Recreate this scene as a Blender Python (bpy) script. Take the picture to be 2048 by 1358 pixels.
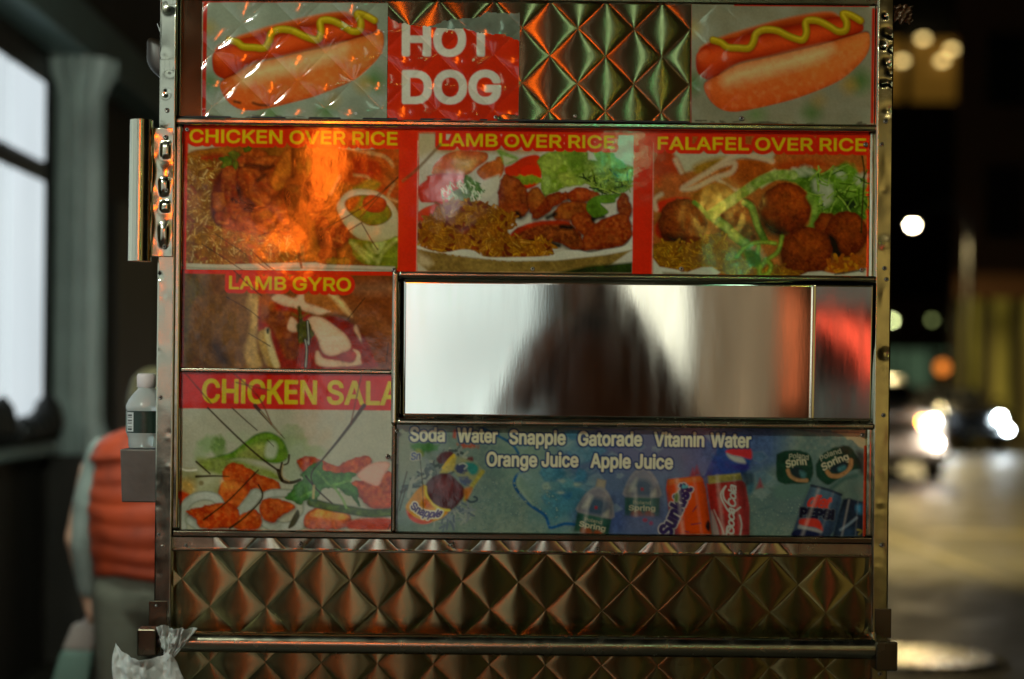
import bpy, bmesh, math, random
import numpy as np
from mathutils import Vector, Matrix

SKY_S = 0.0022
# ================================================================= camera, sky, exposure
for o in list(bpy.data.objects):
    bpy.data.objects.remove(o)
sc = bpy.context.scene
COL = sc.collection
FPX, CAM_D, CAM_H, THETA = 3400.0, 3.4, 1.5, 0.0105       # focal length in picture dots, distance to the cart wall, lens height, camera roll
cd = bpy.data.cameras.new('camera'); cam = bpy.data.objects.new('camera', cd); COL.objects.link(cam)
cd.sensor_width = 36.0; cd.lens = FPX * 36.0 / 2048.0
cd.shift_x = 51.0 / 2048.0; cd.shift_y = 86.0 / 2048.0
cd.clip_start = 0.05; cd.clip_end = 800.0
r_ = Vector((math.cos(THETA), 0, math.sin(THETA))); u_ = Vector((-math.sin(THETA), 0, math.cos(THETA))); b_ = Vector((0, -1, 0))
cam.matrix_world = Matrix(((r_.x, u_.x, b_.x, 0), (r_.y, u_.y, b_.y, -CAM_D), (r_.z, u_.z, b_.z, CAM_H), (0, 0, 0, 1)))
cd.dof.use_dof = True; cd.dof.focus_distance = CAM_D; cd.dof.aperture_fstop = cd.lens / 40.0; cd.dof.aperture_blades = 0
sc.camera = cam

w = bpy.data.worlds.new('World'); sc.world = w; w.use_nodes = True
nt = w.node_tree; nt.nodes.clear()
sky = nt.nodes.new('ShaderNodeTexSky'); sky.sky_type = 'NISHITA'; sky.sun_disc = False
SUN_EL, SUN_ROT = math.radians(1.5), math.radians(200)
sky.sun_elevation = SUN_EL; sky.sun_rotation = SUN_ROT
bgn = nt.nodes.new('ShaderNodeBackground'); bgn.inputs['Strength'].default_value = SKY_S
wo = nt.nodes.new('ShaderNodeOutputWorld')
nt.links.new(sky.outputs[0], bgn.inputs[0]); nt.links.new(bgn.outputs[0], wo.inputs[0])
sd = bpy.data.lights.new('moonlight', 'SUN'); sd.energy = 0.004; sd.angle = math.radians(0.5); sd.color = (0.8, 0.9, 1.0)
so = bpy.data.objects.new('moonlight', sd); COL.objects.link(so); so.rotation_euler = (math.radians(40), 0, math.radians(200)); so.location = (0, 0, 30)

sc.view_settings.view_transform = 'Standard'; sc.view_settings.look = 'None'
sc.view_settings.exposure = 0.0; sc.view_settings.gamma = 1.0; sc.view_settings.use_curve_mapping = False
sc.cycles.use_denoising = True
sc.cycles.max_bounces = 5; sc.cycles.glossy_bounces = 3; sc.cycles.diffuse_bounces = 2; sc.cycles.transmission_bounces = 6
sc.cycles.caustics_reflective = True; sc.cycles.sample_clamp_indirect = 3.0
sc.cycles.blur_glossy = 0.3

# ================================================================= helpers
def U(u): return (u - 973.0) / 1000.0                     # millimetre layout of the cart wall -> metres
def V(v): return CAM_H + (765.0 - v) / 1000.0
def U2(u, y): return U(u) * (CAM_D + y) / CAM_D              # the same for things that stand y metres off the wall
def V2(v, y): return CAM_H + (765.0 - v) / 1000.0 * (CAM_D + y) / CAM_D
def at(px, py, d):                                        # a point d metres in front of the lens
    dx, dy = px - 973.0, py - 765.0
    return Vector(((dx + THETA * dy) * d / FPX, d - CAM_D, CAM_H - (dy - THETA * dx) * d / FPX))

def mat(name, base=(.5, .5, .5), rough=.5, metal=0.0, vary=None, rvary=None, bump=None, emit=None, spec=None, coat=None, attr=None, trans=None, stretch=None, alpha=None, aniso=None):
    m = bpy.data.materials.new(name); m.use_nodes = True; n = m.node_tree; n.nodes.clear()
    out = n.nodes.new('ShaderNodeOutputMaterial'); p = n.nodes.new('ShaderNodeBsdfPrincipled'); n.links.new(p.outputs[0], out.inputs[0])
    p.inputs['Base Color'].default_value = (*base, 1); p.inputs['Roughness'].default_value = rough; p.inputs['Metallic'].default_value = metal
    tc = n.nodes.new('ShaderNodeTexCoord'); src = tc.outputs['Object']
    if stretch:
        mp = n.nodes.new('ShaderNodeMapping'); mp.inputs['Scale'].default_value = stretch; n.links.new(src, mp.inputs[0]); src2 = mp.outputs[0]
    else: src2 = src
    def noise(scale, det=3, s_=None):
        t = n.nodes.new('ShaderNodeTexNoise'); t.inputs['Scale'].default_value = scale; t.inputs['Detail'].default_value = det
        n.links.new(s_ or src, t.inputs['Vector']); return t.outputs[0]
    colsrc = None
    if attr:
        a = n.nodes.new('ShaderNodeAttribute'); a.attribute_name = attr; colsrc = a.outputs['Color']
        n.links.new(colsrc, p.inputs['Base Color'])
    if vary:
        mx = n.nodes.new('ShaderNodeMix'); mx.data_type = 'RGBA'
        rp = n.nodes.new('ShaderNodeValToRGB'); rp.color_ramp.elements[0].position = .3; rp.color_ramp.elements[1].position = .7
        n.links.new(noise(vary[0], 4), rp.inputs[0]); n.links.new(rp.outputs[0], mx.inputs[0])
        if colsrc:
            mu = n.nodes.new('ShaderNodeMix'); mu.data_type = 'RGBA'; mu.blend_type = 'MULTIPLY'; mu.inputs[0].default_value = 1
            n.links.new(colsrc, mu.inputs[6]); mu.inputs[7].default_value = (*vary[1], 1)
            n.links.new(mu.outputs[2], mx.inputs[7]); n.links.new(colsrc, mx.inputs[6])
        else:
            mx.inputs[6].default_value = (*base, 1); mx.inputs[7].default_value = (*vary[1], 1)
        n.links.new(mx.outputs[2], p.inputs['Base Color'])
    if rvary:
        mr = n.nodes.new('ShaderNodeMapRange'); mr.inputs[1].default_value = .3; mr.inputs[2].default_value = .7; mr.inputs[3].default_value = rvary[1]; mr.inputs[4].default_value = rvary[2]
        n.links.new(noise(rvary[0], 4, src2), mr.inputs[0]); n.links.new(mr.outputs[0], p.inputs['Roughness'])
    if bump:
        prev = None
        for bs, bst in (bump if isinstance(bump, list) else [bump]):
            b = n.nodes.new('ShaderNodeBump'); b.inputs['Strength'].default_value = bst; b.inputs['Distance'].default_value = .002
            n.links.new(noise(bs, 2, src2), b.inputs['Height'])
            if prev: n.links.new(prev, b.inputs['Normal'])
            prev = b.outputs[0]
        n.links.new(prev, p.inputs['Normal'])
    if emit:
        p.inputs['Emission Color'].default_value = (*emit[0], 1); p.inputs['Emission Strength'].default_value = emit[1]
        if len(emit) > 2:      # uneven interior light
            mr = n.nodes.new('ShaderNodeMapRange'); mr.inputs[1].default_value = .3; mr.inputs[2].default_value = .7; mr.inputs[3].default_value = emit[1] * emit[3]; mr.inputs[4].default_value = emit[1]
            n.links.new(noise(emit[2], 2, src2), mr.inputs[0]); n.links.new(mr.outputs[0], p.inputs['Emission Strength'])
    if spec is not None: p.inputs['Specular IOR Level'].default_value = spec
    if coat: p.inputs['Coat Weight'].default_value = coat[0]; p.inputs['Coat Roughness'].default_value = coat[1]
    if trans: p.inputs['Transmission Weight'].default_value = trans[0]; p.inputs['IOR'].default_value = trans[1]
    if aniso:
        cx = n.nodes.new('ShaderNodeCombineXYZ'); cx.inputs[2].default_value = 1.0; p.inputs['Anisotropic'].default_value = aniso; n.links.new(cx.outputs[0], p.inputs['Tangent'])
    if alpha is not None: p.inputs['Alpha'].default_value = alpha
    return m

def tag(o, label=None, cat=None, group=None, kind=None):
    if label: o['label'] = label
    if cat: o['category'] = cat
    if group: o['group'] = group
    if kind: o['kind'] = kind
    return o
def empty(name, loc, label, cat, group=None):
    e = bpy.data.objects.new(name, None); COL.objects.link(e); e.location = loc; e.empty_display_size = .1
    return tag(e, label, cat, group)
def adopt(o, parent):
    if parent is not None:
        o.parent = parent
        if parent.parent is None and parent.type == 'EMPTY':
            o.matrix_parent_inverse = Matrix.Translation(parent.location).inverted()
        elif parent.parent is None:
            o.matrix_parent_inverse = Matrix.Translation(parent.location).inverted()
    return o
def link(name, me, m=None, parent=None, smooth=False, loc=None, label=None):
    o = bpy.data.objects.new(name, me); COL.objects.link(o)
    if m and not me.materials: me.materials.append(m)
    if smooth and len(me.polygons): me.polygons.foreach_set('use_smooth', [len(p_.vertices) < 6 for p_ in me.polygons])
    if loc is not None: o.location = loc
    adopt(o, parent)
    if label: o['label'] = label
    return o
def mesh(name, vs, fs):
    me = bpy.data.meshes.new(name); me.from_pydata([tuple(v) for v in vs], [], [tuple(f) for f in fs]); me.update(); return me
def from_bm(name, bm):
    bmesh.ops.recalc_face_normals(bm, faces=bm.faces[:])
    me = bpy.data.meshes.new(name); bm.to_mesh(me); bm.free(); return me
def box_bm(bm, x0, x1, y0, y1, z0, z1, bev=0.0, seg=2):
    vs = [bm.verts.new(p) for p in ((x0, y0, z0), (x1, y0, z0), (x1, y1, z0), (x0, y1, z0), (x0, y0, z1), (x1, y0, z1), (x1, y1, z1), (x0, y1, z1))]
    fs = [bm.faces.new([vs[i] for i in f]) for f in ((0, 3, 2, 1), (4, 5, 6, 7), (0, 1, 5, 4), (1, 2, 6, 5), (2, 3, 7, 6), (3, 0, 4, 7))]
    if bev > 0:
        es = list({e for f in fs for e in f.edges})
        bmesh.ops.bevel(bm, geom=es, offset=bev, segments=seg, affect='EDGES', profile=.5)
def box(name, x0, x1, y0, y1, z0, z1, m, parent=None, bev=0.0, label=None, seg=2):
    bm = bmesh.new(); box_bm(bm, x0, x1, y0, y1, z0, z1, bev, seg)
    return link(name, from_bm(name, bm), m, parent, smooth=False, label=label)
def rail(name, u0, u1, v0, v1, yf, yb, m, parent, bev=.003, label=None):
    return box(name, U(u0), U(u1), yf, yb, V(v1), V(v0), m, parent, bev, label, 3)
def tube_bm(bm, pts, rad, n=14, caps=True):
    pts = [Vector(p) for p in pts]; rings = []
    rads = rad if isinstance(rad, (list, tuple)) else [rad] * len(pts)
    for i, p in enumerate(pts):
        d = (pts[min(i + 1, len(pts) - 1)] - pts[max(i - 1, 0)]).normalized()
        a = d.cross(Vector((0, 0, 1)) if abs(d.z) < .9 else Vector((1, 0, 0))).normalized(); b = d.cross(a)
        rings.append([bm.verts.new(p + (a * math.cos(t) + b * math.sin(t)) * rads[i]) for t in [k * 2 * math.pi / n for k in range(n)]])
    for A_, B_ in zip(rings, rings[1:]):
        for k in range(n): bm.faces.new((A_[k], A_[(k + 1) % n], B_[(k + 1) % n], B_[k]))
    if caps:
        for rg, rev in ((rings[0], True), (rings[-1], False)):
            cv = [bm.verts.new(v.co) for v in rg]; bm.faces.new(cv[::-1] if rev else cv)
def tube(name, pts, rad, m, parent=None, n=14, label=None):
    bm = bmesh.new(); tube_bm(bm, pts, rad, n); return link(name, from_bm(name, bm), m, parent, True, label=label)
def lathe(name, prof, m, parent=None, n=28, loc=None, axis='Z', fl=None, label=None):
    vs, fs = [], []
    for r, z in prof:
        for k in range(n):
            a = 2 * math.pi * k / n; rr = r * (1 + (fl[1] * math.cos(a * fl[0]) if fl and r > fl[2] else 0))
            p = (rr * math.cos(a), rr * math.sin(a), z)
            vs.append(p if axis == 'Z' else (p[0], p[2], p[1]) if axis == 'Y' else (p[2], p[0], p[1]))
    for i in range(len(prof) - 1):
        for k in range(n): fs.append((i * n + k, i * n + (k + 1) % n, (i + 1) * n + (k + 1) % n, (i + 1) * n + k))
    m0 = len(vs); vs += vs[:n] + vs[(len(prof) - 1) * n:len(prof) * n]
    fs.append(tuple(range(m0, m0 + n))[::-1]); fs.append(tuple(range(m0 + n, m0 + 2 * n)))
    me = mesh(name, vs, fs); bm = bmesh.new(); bm.from_mesh(me); bmesh.ops.recalc_face_normals(bm, faces=bm.faces[:]); bm.to_mesh(me); bm.free()
    return link(name, me, m, parent, True, loc, label)
def grid_mesh(name, xs, zs, yfun, flip=False):
    vs = []; nx, nz = len(xs), len(zs)
    for z in zs:
        for x in xs: vs.append((x, yfun(x, z), z))
    fs = [(j * nx + i, (j + 1) * nx + i, (j + 1) * nx + i + 1, j * nx + i + 1) for j in range(nz - 1) for i in range(nx - 1)]
    if flip: fs = [f[::-1] for f in fs]
    return mesh(name, vs, fs)
def blob(name, parts, voxel, m, parent=None, smooth_it=4):
    """one continuous surface grown round a set of tapered limbs: parts = [(p0, r0, p1, r1, squash)]"""
    bm = bmesh.new()
    for p0, r0, p1, r1, *sq in parts:
        p0, p1 = Vector(p0), Vector(p1); L = (p1 - p0).length; k = max(2, int(L / (min(r0, r1) * .45)) + 1); s = sq[0] if sq else (1, 1, 1)
        for i in range(k + 1):
            t = i / k; r = r0 + (r1 - r0) * t; c = p0.lerp(p1, t)
            bmesh.ops.create_icosphere(bm, subdivisions=2, radius=1.0, matrix=Matrix.Translation(c) @ Matrix.Diagonal((r * s[0], r * s[1], r * s[2], 1)))
    me = bpy.data.meshes.new(name); bm.to_mesh(me); bm.free()
    o = bpy.data.objects.new('tmp', me); COL.objects.link(o)
    rm = o.modifiers.new('r', 'REMESH'); rm.mode = 'VOXEL'; rm.voxel_size = voxel
    sm = o.modifiers.new('s', 'SMOOTH'); sm.iterations = smooth_it; sm.factor = .5
    dg = bpy.context.evaluated_depsgraph_get(); dg.update()
    me2 = bpy.data.meshes.new_from_object(o.evaluated_get(dg)); bpy.data.objects.remove(o); me2.name = name
    return link(name, me2, m, parent, True)
LAMP_W = 220.0         # added lantern behind the viewer, out of sight
PRINT = 1.9            # ink densities were read from the dim picture: lift them to daylight albedo
QK, QKZ = .125, .003   # side-to-side and up-and-down turn of the quilted diamonds
HATCH_W = 40.0         # assumed lamp in an unseen service hatch of the cart
BACK_W = 120.0         # added street lamp across the road, out of sight

GLYPHS = {
    'A': (480, '16,0 201,509 276,509 463,0 395,0 287,302 241,447 232,478 245,478 228,419 85,0|110,142 110,199 370,199 370,142'),
    'B': (456, '60,0 60,509 266,508 310,499 329,491 359,469 381,442 394,410 398,374 395,344 387,320 365,293 347,280 315,267 315,262 351,252 374,237 394,216 409,189 417,155 417,117 408,83 390,52 344,18 301,4 247,0|125,57 272,58 315,70 330,80 349,105 355,137 352,161 342,184 327,203 293,224 248,231 125,231|125,285 238,285 277,291 299,302 316,317 333,348 336,372 330,403 313,429 299,439 283,446 240,452 125,452'),
    'C': (510, '267,-7 235,-5 177,11 126,42 104,63 70,115 57,146 42,215 40,254 42,293 57,362 86,421 104,445 150,484 205,508 267,516 305,513 373,490 415,460 438,433 456,402 473,348 408,348 389,395 375,413 348,435 304,452 267,456 223,450 184,432 150,403 125,364 109,314 103,254 109,194 125,145 137,123 166,89 203,66 245,54 280,53 327,64 366,88 389,114 408,160 473,160 457,107 416,49 357,11 305,-4'),
    'D': (502, '219,0 96,0 96,57 244,58 296,70 318,81 354,110 379,149 394,198 399,255 388,337 379,361 354,399 320,428 299,438 275,446 221,452 93,452 93,509 261,507 325,492 377,461 418,418 446,361 455,329 462,255 455,181 446,149 433,119 398,68 351,31 322,17 256,2|125,509 125,0 60,0 60,509'),
    'E': (419, '60,0 60,509 372,509 372,452 125,452 125,286 355,286 355,229 125,229 125,57 375,57 375,0'),
    'F': (410, '60,0 60,509 369,509 369,452 125,452 125,278 346,278 346,221 125,221 125,0'),
    'G': (520, '269,-7 236,-5 176,11 149,25 104,64 85,88 57,146 47,179 40,254 47,329 69,393 85,421 103,445 149,484 203,508 265,516 304,513 340,504 374,489 429,445 458,401 474,349 408,349 387,393 365,420 337,439 291,454 243,454 202,443 150,404 125,364 109,314 103,254 109,194 125,145 137,124 166,90 203,66 246,54 309,57 345,71 374,93 404,141 415,202 434,199 283,199 283,256 478,256 478,200 471,141 463,115 451,91 419,50 377,19 352,8 326,0'),
    'H': (517, '60,0 60,509 125,509 125,289 392,289 392,509 457,509 457,0 392,0 392,232 125,232 125,0'),
    'I': (185, '60,0 60,509 125,509 125,0'),
    'J': (396, '185,-7 124,3 98,15 75,33 57,55 44,81 33,145 33,173 98,173 99,123 111,88 122,74 149,56 185,50 220,56 248,74 266,104 270,123 272,509 336,509 336,145 334,111 326,81 313,55 271,15 246,3'),
    'K': (467, '104,145 104,216 174,303 364,509 448,509|60,0 60,509 125,509 125,334 125,0|372,0 188,259 228,309 449,0'),
    'L': (393, '60,0 60,509 125,509 125,57 361,57 361,0'),
    'M': (628, '60,0 60,509 152,509 280,181 322,49 307,49 345,167 476,509 568,509 568,0 504,0 507,457 513,457 471,331 342,0 286,0 165,304 112,457 119,457 122,328 122,0'),
    'N': (523, '60,0 60,509 136,509 369,141 414,55 405,54 399,195 399,509 463,509 463,0 387,0 202,290 108,452 119,454 125,317 125,0'),
    'O': (533, '267,-7 235,-5 177,11 126,42 105,63 70,115 57,146 42,215 40,254 42,293 57,362 86,421 105,445 150,484 177,498 205,508 267,516 299,514 357,498 384,484 429,445 448,421 477,362 486,329 493,254 486,179 477,146 464,115 429,63 408,42 357,11 329,1|267,53 289,54 330,66 367,89 383,105 418,168 425,194 430,254 429,286 418,341 383,404 367,420 330,443 267,456 203,443 184,433 151,404 125,364 116,340 109,314 103,254 109,194 116,168 125,144 151,105 184,76 203,66 245,54'),
    'P': (445, '60,0 60,509 263,507 312,497 332,487 366,462 390,430 398,411 409,348 404,304 390,265 366,233 332,207 289,191 235,186 109,186 109,242 233,242 284,250 308,264 327,282 342,319 344,362 338,389 318,423 297,439 251,451 125,452 125,0'),
    'R': (449, '60,0 60,509 264,507 290,504 333,489 367,465 399,415 408,374 408,330 399,290 367,240 333,217 289,203 236,198 96,198 96,255 234,255 284,262 309,273 327,290 339,312 344,338 344,367 334,405 319,425 298,440 252,451 125,452 125,0|353,0 230,229 303,229 428,0'),
    'S': (447, '224,-9 149,1 91,31 54,77 38,137 104,137 116,98 142,71 166,59 194,52 241,50 286,60 321,82 336,102 345,126 345,151 338,171 325,186 296,205 154,249 105,274 86,289 60,326 54,348 53,393 75,448 87,463 119,488 158,506 180,511 227,516 275,511 316,498 365,463 387,433 401,378 337,378 326,412 302,437 267,453 209,458 167,448 136,427 118,398 115,376 119,352 131,334 158,313 312,264 359,238 379,220 401,185 407,155 407,118 403,99 386,64 343,21 302,2'),
    'T': (449, '32,452 32,509 417,509 417,452 257,452 257,0 193,0 193,452'),
    'U': (517, '259,-8 230,-7 177,5 154,15 114,43 98,60 74,101 66,124 60,173 60,509 124,509 124,178 128,144 150,99 173,77 220,56 259,52 298,56 331,68 368,99 384,128 393,178 393,509 457,509 457,173 456,148 443,101 419,60 403,43 363,15 315,-2'),
    'V': (480, '204,0 16,509 84,509 209,158 248,31 235,31 279,176 395,509 463,509 278,0'),
    'W': (686, '155,0 16,509 82,509 173,158 197,40 189,40 214,158 306,509 380,509 483,107 497,40 488,40 504,120 603,509 670,509 530,0 455,0 363,339 336,475 350,475 323,341 230,0'),
    'X': (474, '18,0 217,284 217,236 29,509 104,509 204,361 243,292 232,292 261,345 374,509 446,509 259,239 259,287 456,0 382,0 268,165 230,231 244,231 221,189 91,0'),
    'Y': (472, '203,0 203,208 16,509 91,509 229,279 250,230 224,230 258,306 381,509 455,509 268,208 268,0'),
    'Z': (438, '42,0 42,46 306,431 341,476 348,454 40,452 40,509 397,509 397,462 116,57 97,33 90,54 399,57 399,0'),
    'a': (389, '160,-9 110,-1 80,12 68,22 40,58 30,108 34,138 43,161 67,187 89,199 125,211 244,228 270,238 276,255 273,279 267,297 256,311 220,329 171,329 140,318 124,307 100,274 41,291 57,322 79,346 104,364 148,379 179,384 227,382 275,367 296,353 315,333 329,306 336,272 337,0 277,0 277,52 272,52 252,25 226,6 190,-6|170,45 216,53 239,66 257,83 275,126 276,190 253,180 200,171 125,155 103,139 95,124 92,95 107,66 130,52'),
    'b': (424, '229,-8 198,-5 162,10 138,31 118,59 112,59 112,0 53,0 53,509 114,509 114,319 144,353 171,373 212,384 252,383 313,361 345,332 359,313 379,270 385,245 389,160 379,108 359,64 330,29 294,5 252,-7|220,47 267,57 301,88 321,133 328,189 321,245 301,290 267,319 220,330 174,320 140,291 125,263 113,210 116,150 125,115 140,86 174,57'),
    'c': (396, '207,-8 182,-7 137,6 117,16 82,46 68,64 46,108 34,187 46,268 68,312 98,346 117,360 159,378 182,383 234,383 284,368 315,349 332,332 347,312 362,277 303,262 286,295 270,311 242,325 207,330 173,325 145,310 124,287 108,258 99,224 96,187 99,151 115,102 134,76 158,57 207,46 234,49 271,66 296,95 304,117 363,102 354,78 334,46 306,21 261,-1'),
    'd': (424, '195,-8 172,-7 130,5 94,29 79,45 55,84 39,133 35,218 39,245 55,293 79,332 112,361 173,383 213,384 241,378 272,360 306,319 311,319 311,509 372,509 372,0 313,0 313,59 307,59 287,31 263,10 227,-5|205,47 250,57 284,86 305,132 312,189 305,247 284,291 251,320 205,330 187,329 157,319 124,290 103,245 96,189 103,133 124,88 158,57'),
    'e': (404, '212,-8 161,-2 117,16 98,30 68,64 46,108 35,159 39,242 55,290 67,311 97,346 115,359 135,370 180,383 221,384 251,379 294,361 319,341 341,315 357,282 368,242 371,169 75,169 75,221 338,221 310,202 307,237 298,269 283,294 263,314 222,329 189,329 159,321 125,294 109,270 99,241 96,178 104,122 118,92 151,61 195,47 234,48 263,56 278,66 292,80 306,105 365,91 345,51 311,19 266,-1'),
    'g': (425, '207,-151 150,-144 105,-127 73,-101 51,-69 101,-41 128,-72 165,-92 192,-97 229,-96 267,-85 295,-62 310,-28 311,68 306,68 280,34 241,11 212,5 152,10 113,27 80,53 55,90 39,136 35,220 46,271 66,314 112,361 152,378 196,384 228,382 264,367 288,346 308,319 313,319 313,379 372,379 372,-9 367,-54 350,-90 324,-117 308,-127 251,-147|205,59 237,63 275,84 300,121 312,172 309,231 300,264 285,291 251,320 205,330 158,320 124,290 103,246 96,193 103,138 124,96 158,68'),
    'h': (410, '114,227 114,0 53,0 53,509 114,509 114,287 102,287 124,332 152,362 187,379 227,384 280,376 309,360 341,321 353,285 357,240 357,0 296,0 295,256 283,291 273,304 246,323 229,328 184,326 161,317 141,303 126,283 117,257'),
    'i': (167, '53,0 53,379 114,379 114,0|84,443 60,449 44,468 41,483 44,499 54,512 67,521 84,524 100,521 114,512 126,491 126,475 114,455 100,446'),
    'k': (381, '110,137 110,212 121,212 284,379 360,379 184,199 177,199|53,0 53,509 114,509 114,0|294,0 148,186 191,229 372,0'),
    'l': (175, '56,0 56,509 117,509 117,0'),
    'm': (610, '53,0 53,379 112,379 112,295 108,295 118,323 141,355 172,376 207,386 257,380 287,361 309,331 321,295 312,295 322,321 337,343 368,369 407,383 468,383 510,364 532,342 548,313 556,276 557,0 496,0 494,273 490,289 473,313 447,326 419,330 395,328 365,314 345,290 338,270 335,0 274,0 273,275 262,301 242,320 199,330 168,325 148,314 132,299 117,266 114,0'),
    'n': (410, '114,227 114,0 53,0 53,379 112,379 112,287 102,287 124,332 152,362 187,379 227,384 280,376 309,360 341,321 353,285 357,240 357,0 296,0 295,256 283,291 273,304 246,323 229,328 184,326 161,317 141,303 126,283 117,257'),
    'o': (415, '207,-8 182,-7 137,6 117,16 82,46 68,64 46,108 34,187 46,268 68,312 82,330 98,346 137,371 182,383 207,384 233,383 278,371 299,360 333,330 347,312 369,268 376,243 381,187 380,159 369,108 347,64 333,46 299,16 278,6 233,-7|207,46 242,51 282,76 307,117 316,151 319,187 316,224 307,258 282,300 257,319 226,329 207,330 158,319 134,300 108,258 99,224 96,187 99,151 108,117 134,76 158,57'),
    'p': (424, '53,-143 53,379 112,379 112,319 118,319 152,360 183,378 212,384 252,383 294,371 330,347 359,313 379,270 389,218 389,160 370,84 346,45 294,5 252,-7 213,-7 184,-1 153,17 114,59 114,-143|220,47 267,57 301,88 321,133 328,189 321,245 301,290 267,319 220,330 174,320 140,291 125,263 113,210 116,150 125,115 140,86 174,57'),
    'r': (259, '53,0 53,379 112,379 115,321 140,358 166,375 196,384 243,384 243,322 239,323 207,326 170,319 149,309 126,284 114,250 114,0'),
    's': (365, '182,-8 128,-2 84,18 53,50 36,94 94,107 105,79 124,60 150,49 181,45 232,55 262,81 267,91 267,112 254,136 237,147 104,186 72,208 53,237 48,255 51,305 75,343 100,363 131,377 187,384 239,378 279,358 307,328 324,290 268,277 251,307 232,323 205,331 171,332 143,324 121,308 110,289 112,258 124,243 144,232 254,202 292,183 317,158 330,125 331,107 321,61 290,24 242,0'),
    't': (227, '204,379 204,327 6,327 6,379|65,471 126,471 128,76 136,61 150,53 177,50 202,54 213,2 180,-4 145,-3 107,10 80,35 72,52 65,93'),
    'u': (410, '182,-5 146,-1 101,20 78,44 62,76 53,139 53,379 114,379 114,144 119,105 137,75 150,64 181,52 213,51 238,57 259,69 276,86 293,122 296,379 357,379 357,0 298,0 298,92 307,92 297,67 286,47 257,17 222,0'),
    'v': (389, '163,0 17,379 84,379 177,121 206,21 184,21 218,138 305,379 371,379 226,0'),
    'y': (389, '47,-139 61,-86 96,-90 124,-80 146,-48 163,-1 17,379 84,379 177,121 206,21 184,21 193,53 212,121 305,379 371,379 198,-72 177,-107 139,-136 104,-145'),
    'w': (567, '138,0 23,379 87,379 149,157 175,41 165,41 180,113 252,379 316,379 382,136 402,41 391,41 402,90 480,379 545,379 429,0 368,0 297,252 277,338 291,338 199,0'),
}
# ---------------------------------------------------------------- printing: flat art computed per vertex
def lin(c):
    c = np.asarray(c, float) / 255.0
    return np.where(c <= 0.04045, c / 12.92, ((c + 0.055) / 1.055) ** 2.4)

def _hash(ix, iy, seed):
    h = (ix * 374761393 + iy * 668265263 + seed * 2147483647 + 974634777) & 0xFFFFFFFF
    h = ((h ^ (h >> 13)) * 1274126177) & 0xFFFFFFFF
    h = h ^ (h >> 16)
    return (h & 0xFFFF) / 65535.0

def vnoise(x, y, seed=0):
    ix = np.floor(x).astype(np.int64); iy = np.floor(y).astype(np.int64)
    fx = x - ix; fy = y - iy
    fx = fx * fx * (3 - 2 * fx); fy = fy * fy * (3 - 2 * fy)
    a = _hash(ix, iy, seed); b = _hash(ix + 1, iy, seed)
    c = _hash(ix, iy + 1, seed); d = _hash(ix + 1, iy + 1, seed)
    return (a * (1 - fx) + b * fx) * (1 - fy) + (c * (1 - fx) + d * fx) * fy

def fbm(x, y, scale, octv=3, seed=0):
    s = 0; a = 0.5; t = 0; f = 1.0 / scale
    for i in range(octv):
        s = s + a * vnoise(x * f, y * f, seed + i * 17); t += a; a *= 0.5; f *= 2.03
    return s / t

def spline(pts, closed=True, n=5):
    p = np.asarray(pts, float); m = len(p); out = []
    rng_ = range(m) if closed else range(m - 1)
    for i in rng_:
        if closed:
            a, b, c, d = p[(i - 1) % m], p[i], p[(i + 1) % m], p[(i + 2) % m]
        else:
            a, b, c, d = p[max(i - 1, 0)], p[i], p[i + 1], p[min(i + 2, m - 1)]
        for k in range(n):
            t = k / n
            out.append(0.5 * (2 * b + (c - a) * t + (2 * a - 5 * b + 4 * c - d) * t * t + (3 * b - a - 3 * c + d) * t ** 3))
    if not closed:
        out.append(p[-1])
    return np.array(out)

def sdf(contours, X, Y):
    """signed distance to a set of closed contours (even-odd), negative inside"""
    d2 = np.full(X.shape, 1e18); ins = np.zeros(X.shape, bool)
    for P in contours:
        Q = np.roll(P, -1, axis=0)
        for (ax, ay), (bx, by) in zip(P, Q):
            ex, ey = bx - ax, by - ay; L = ex * ex + ey * ey
            if L < 1e-12: continue
            wx = X - ax; wy = Y - ay
            t = np.clip((wx * ex + wy * ey) / L, 0, 1)
            q = (wx - ex * t) ** 2 + (wy - ey * t) ** 2
            np.minimum(d2, q, out=d2)
            if ay != by:
                c = (ay > Y) != (by > Y)
                ins ^= c & (X < ex * (Y - ay) / ey + ax)
    d = np.sqrt(d2)
    return np.where(ins, -d, d)

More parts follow.
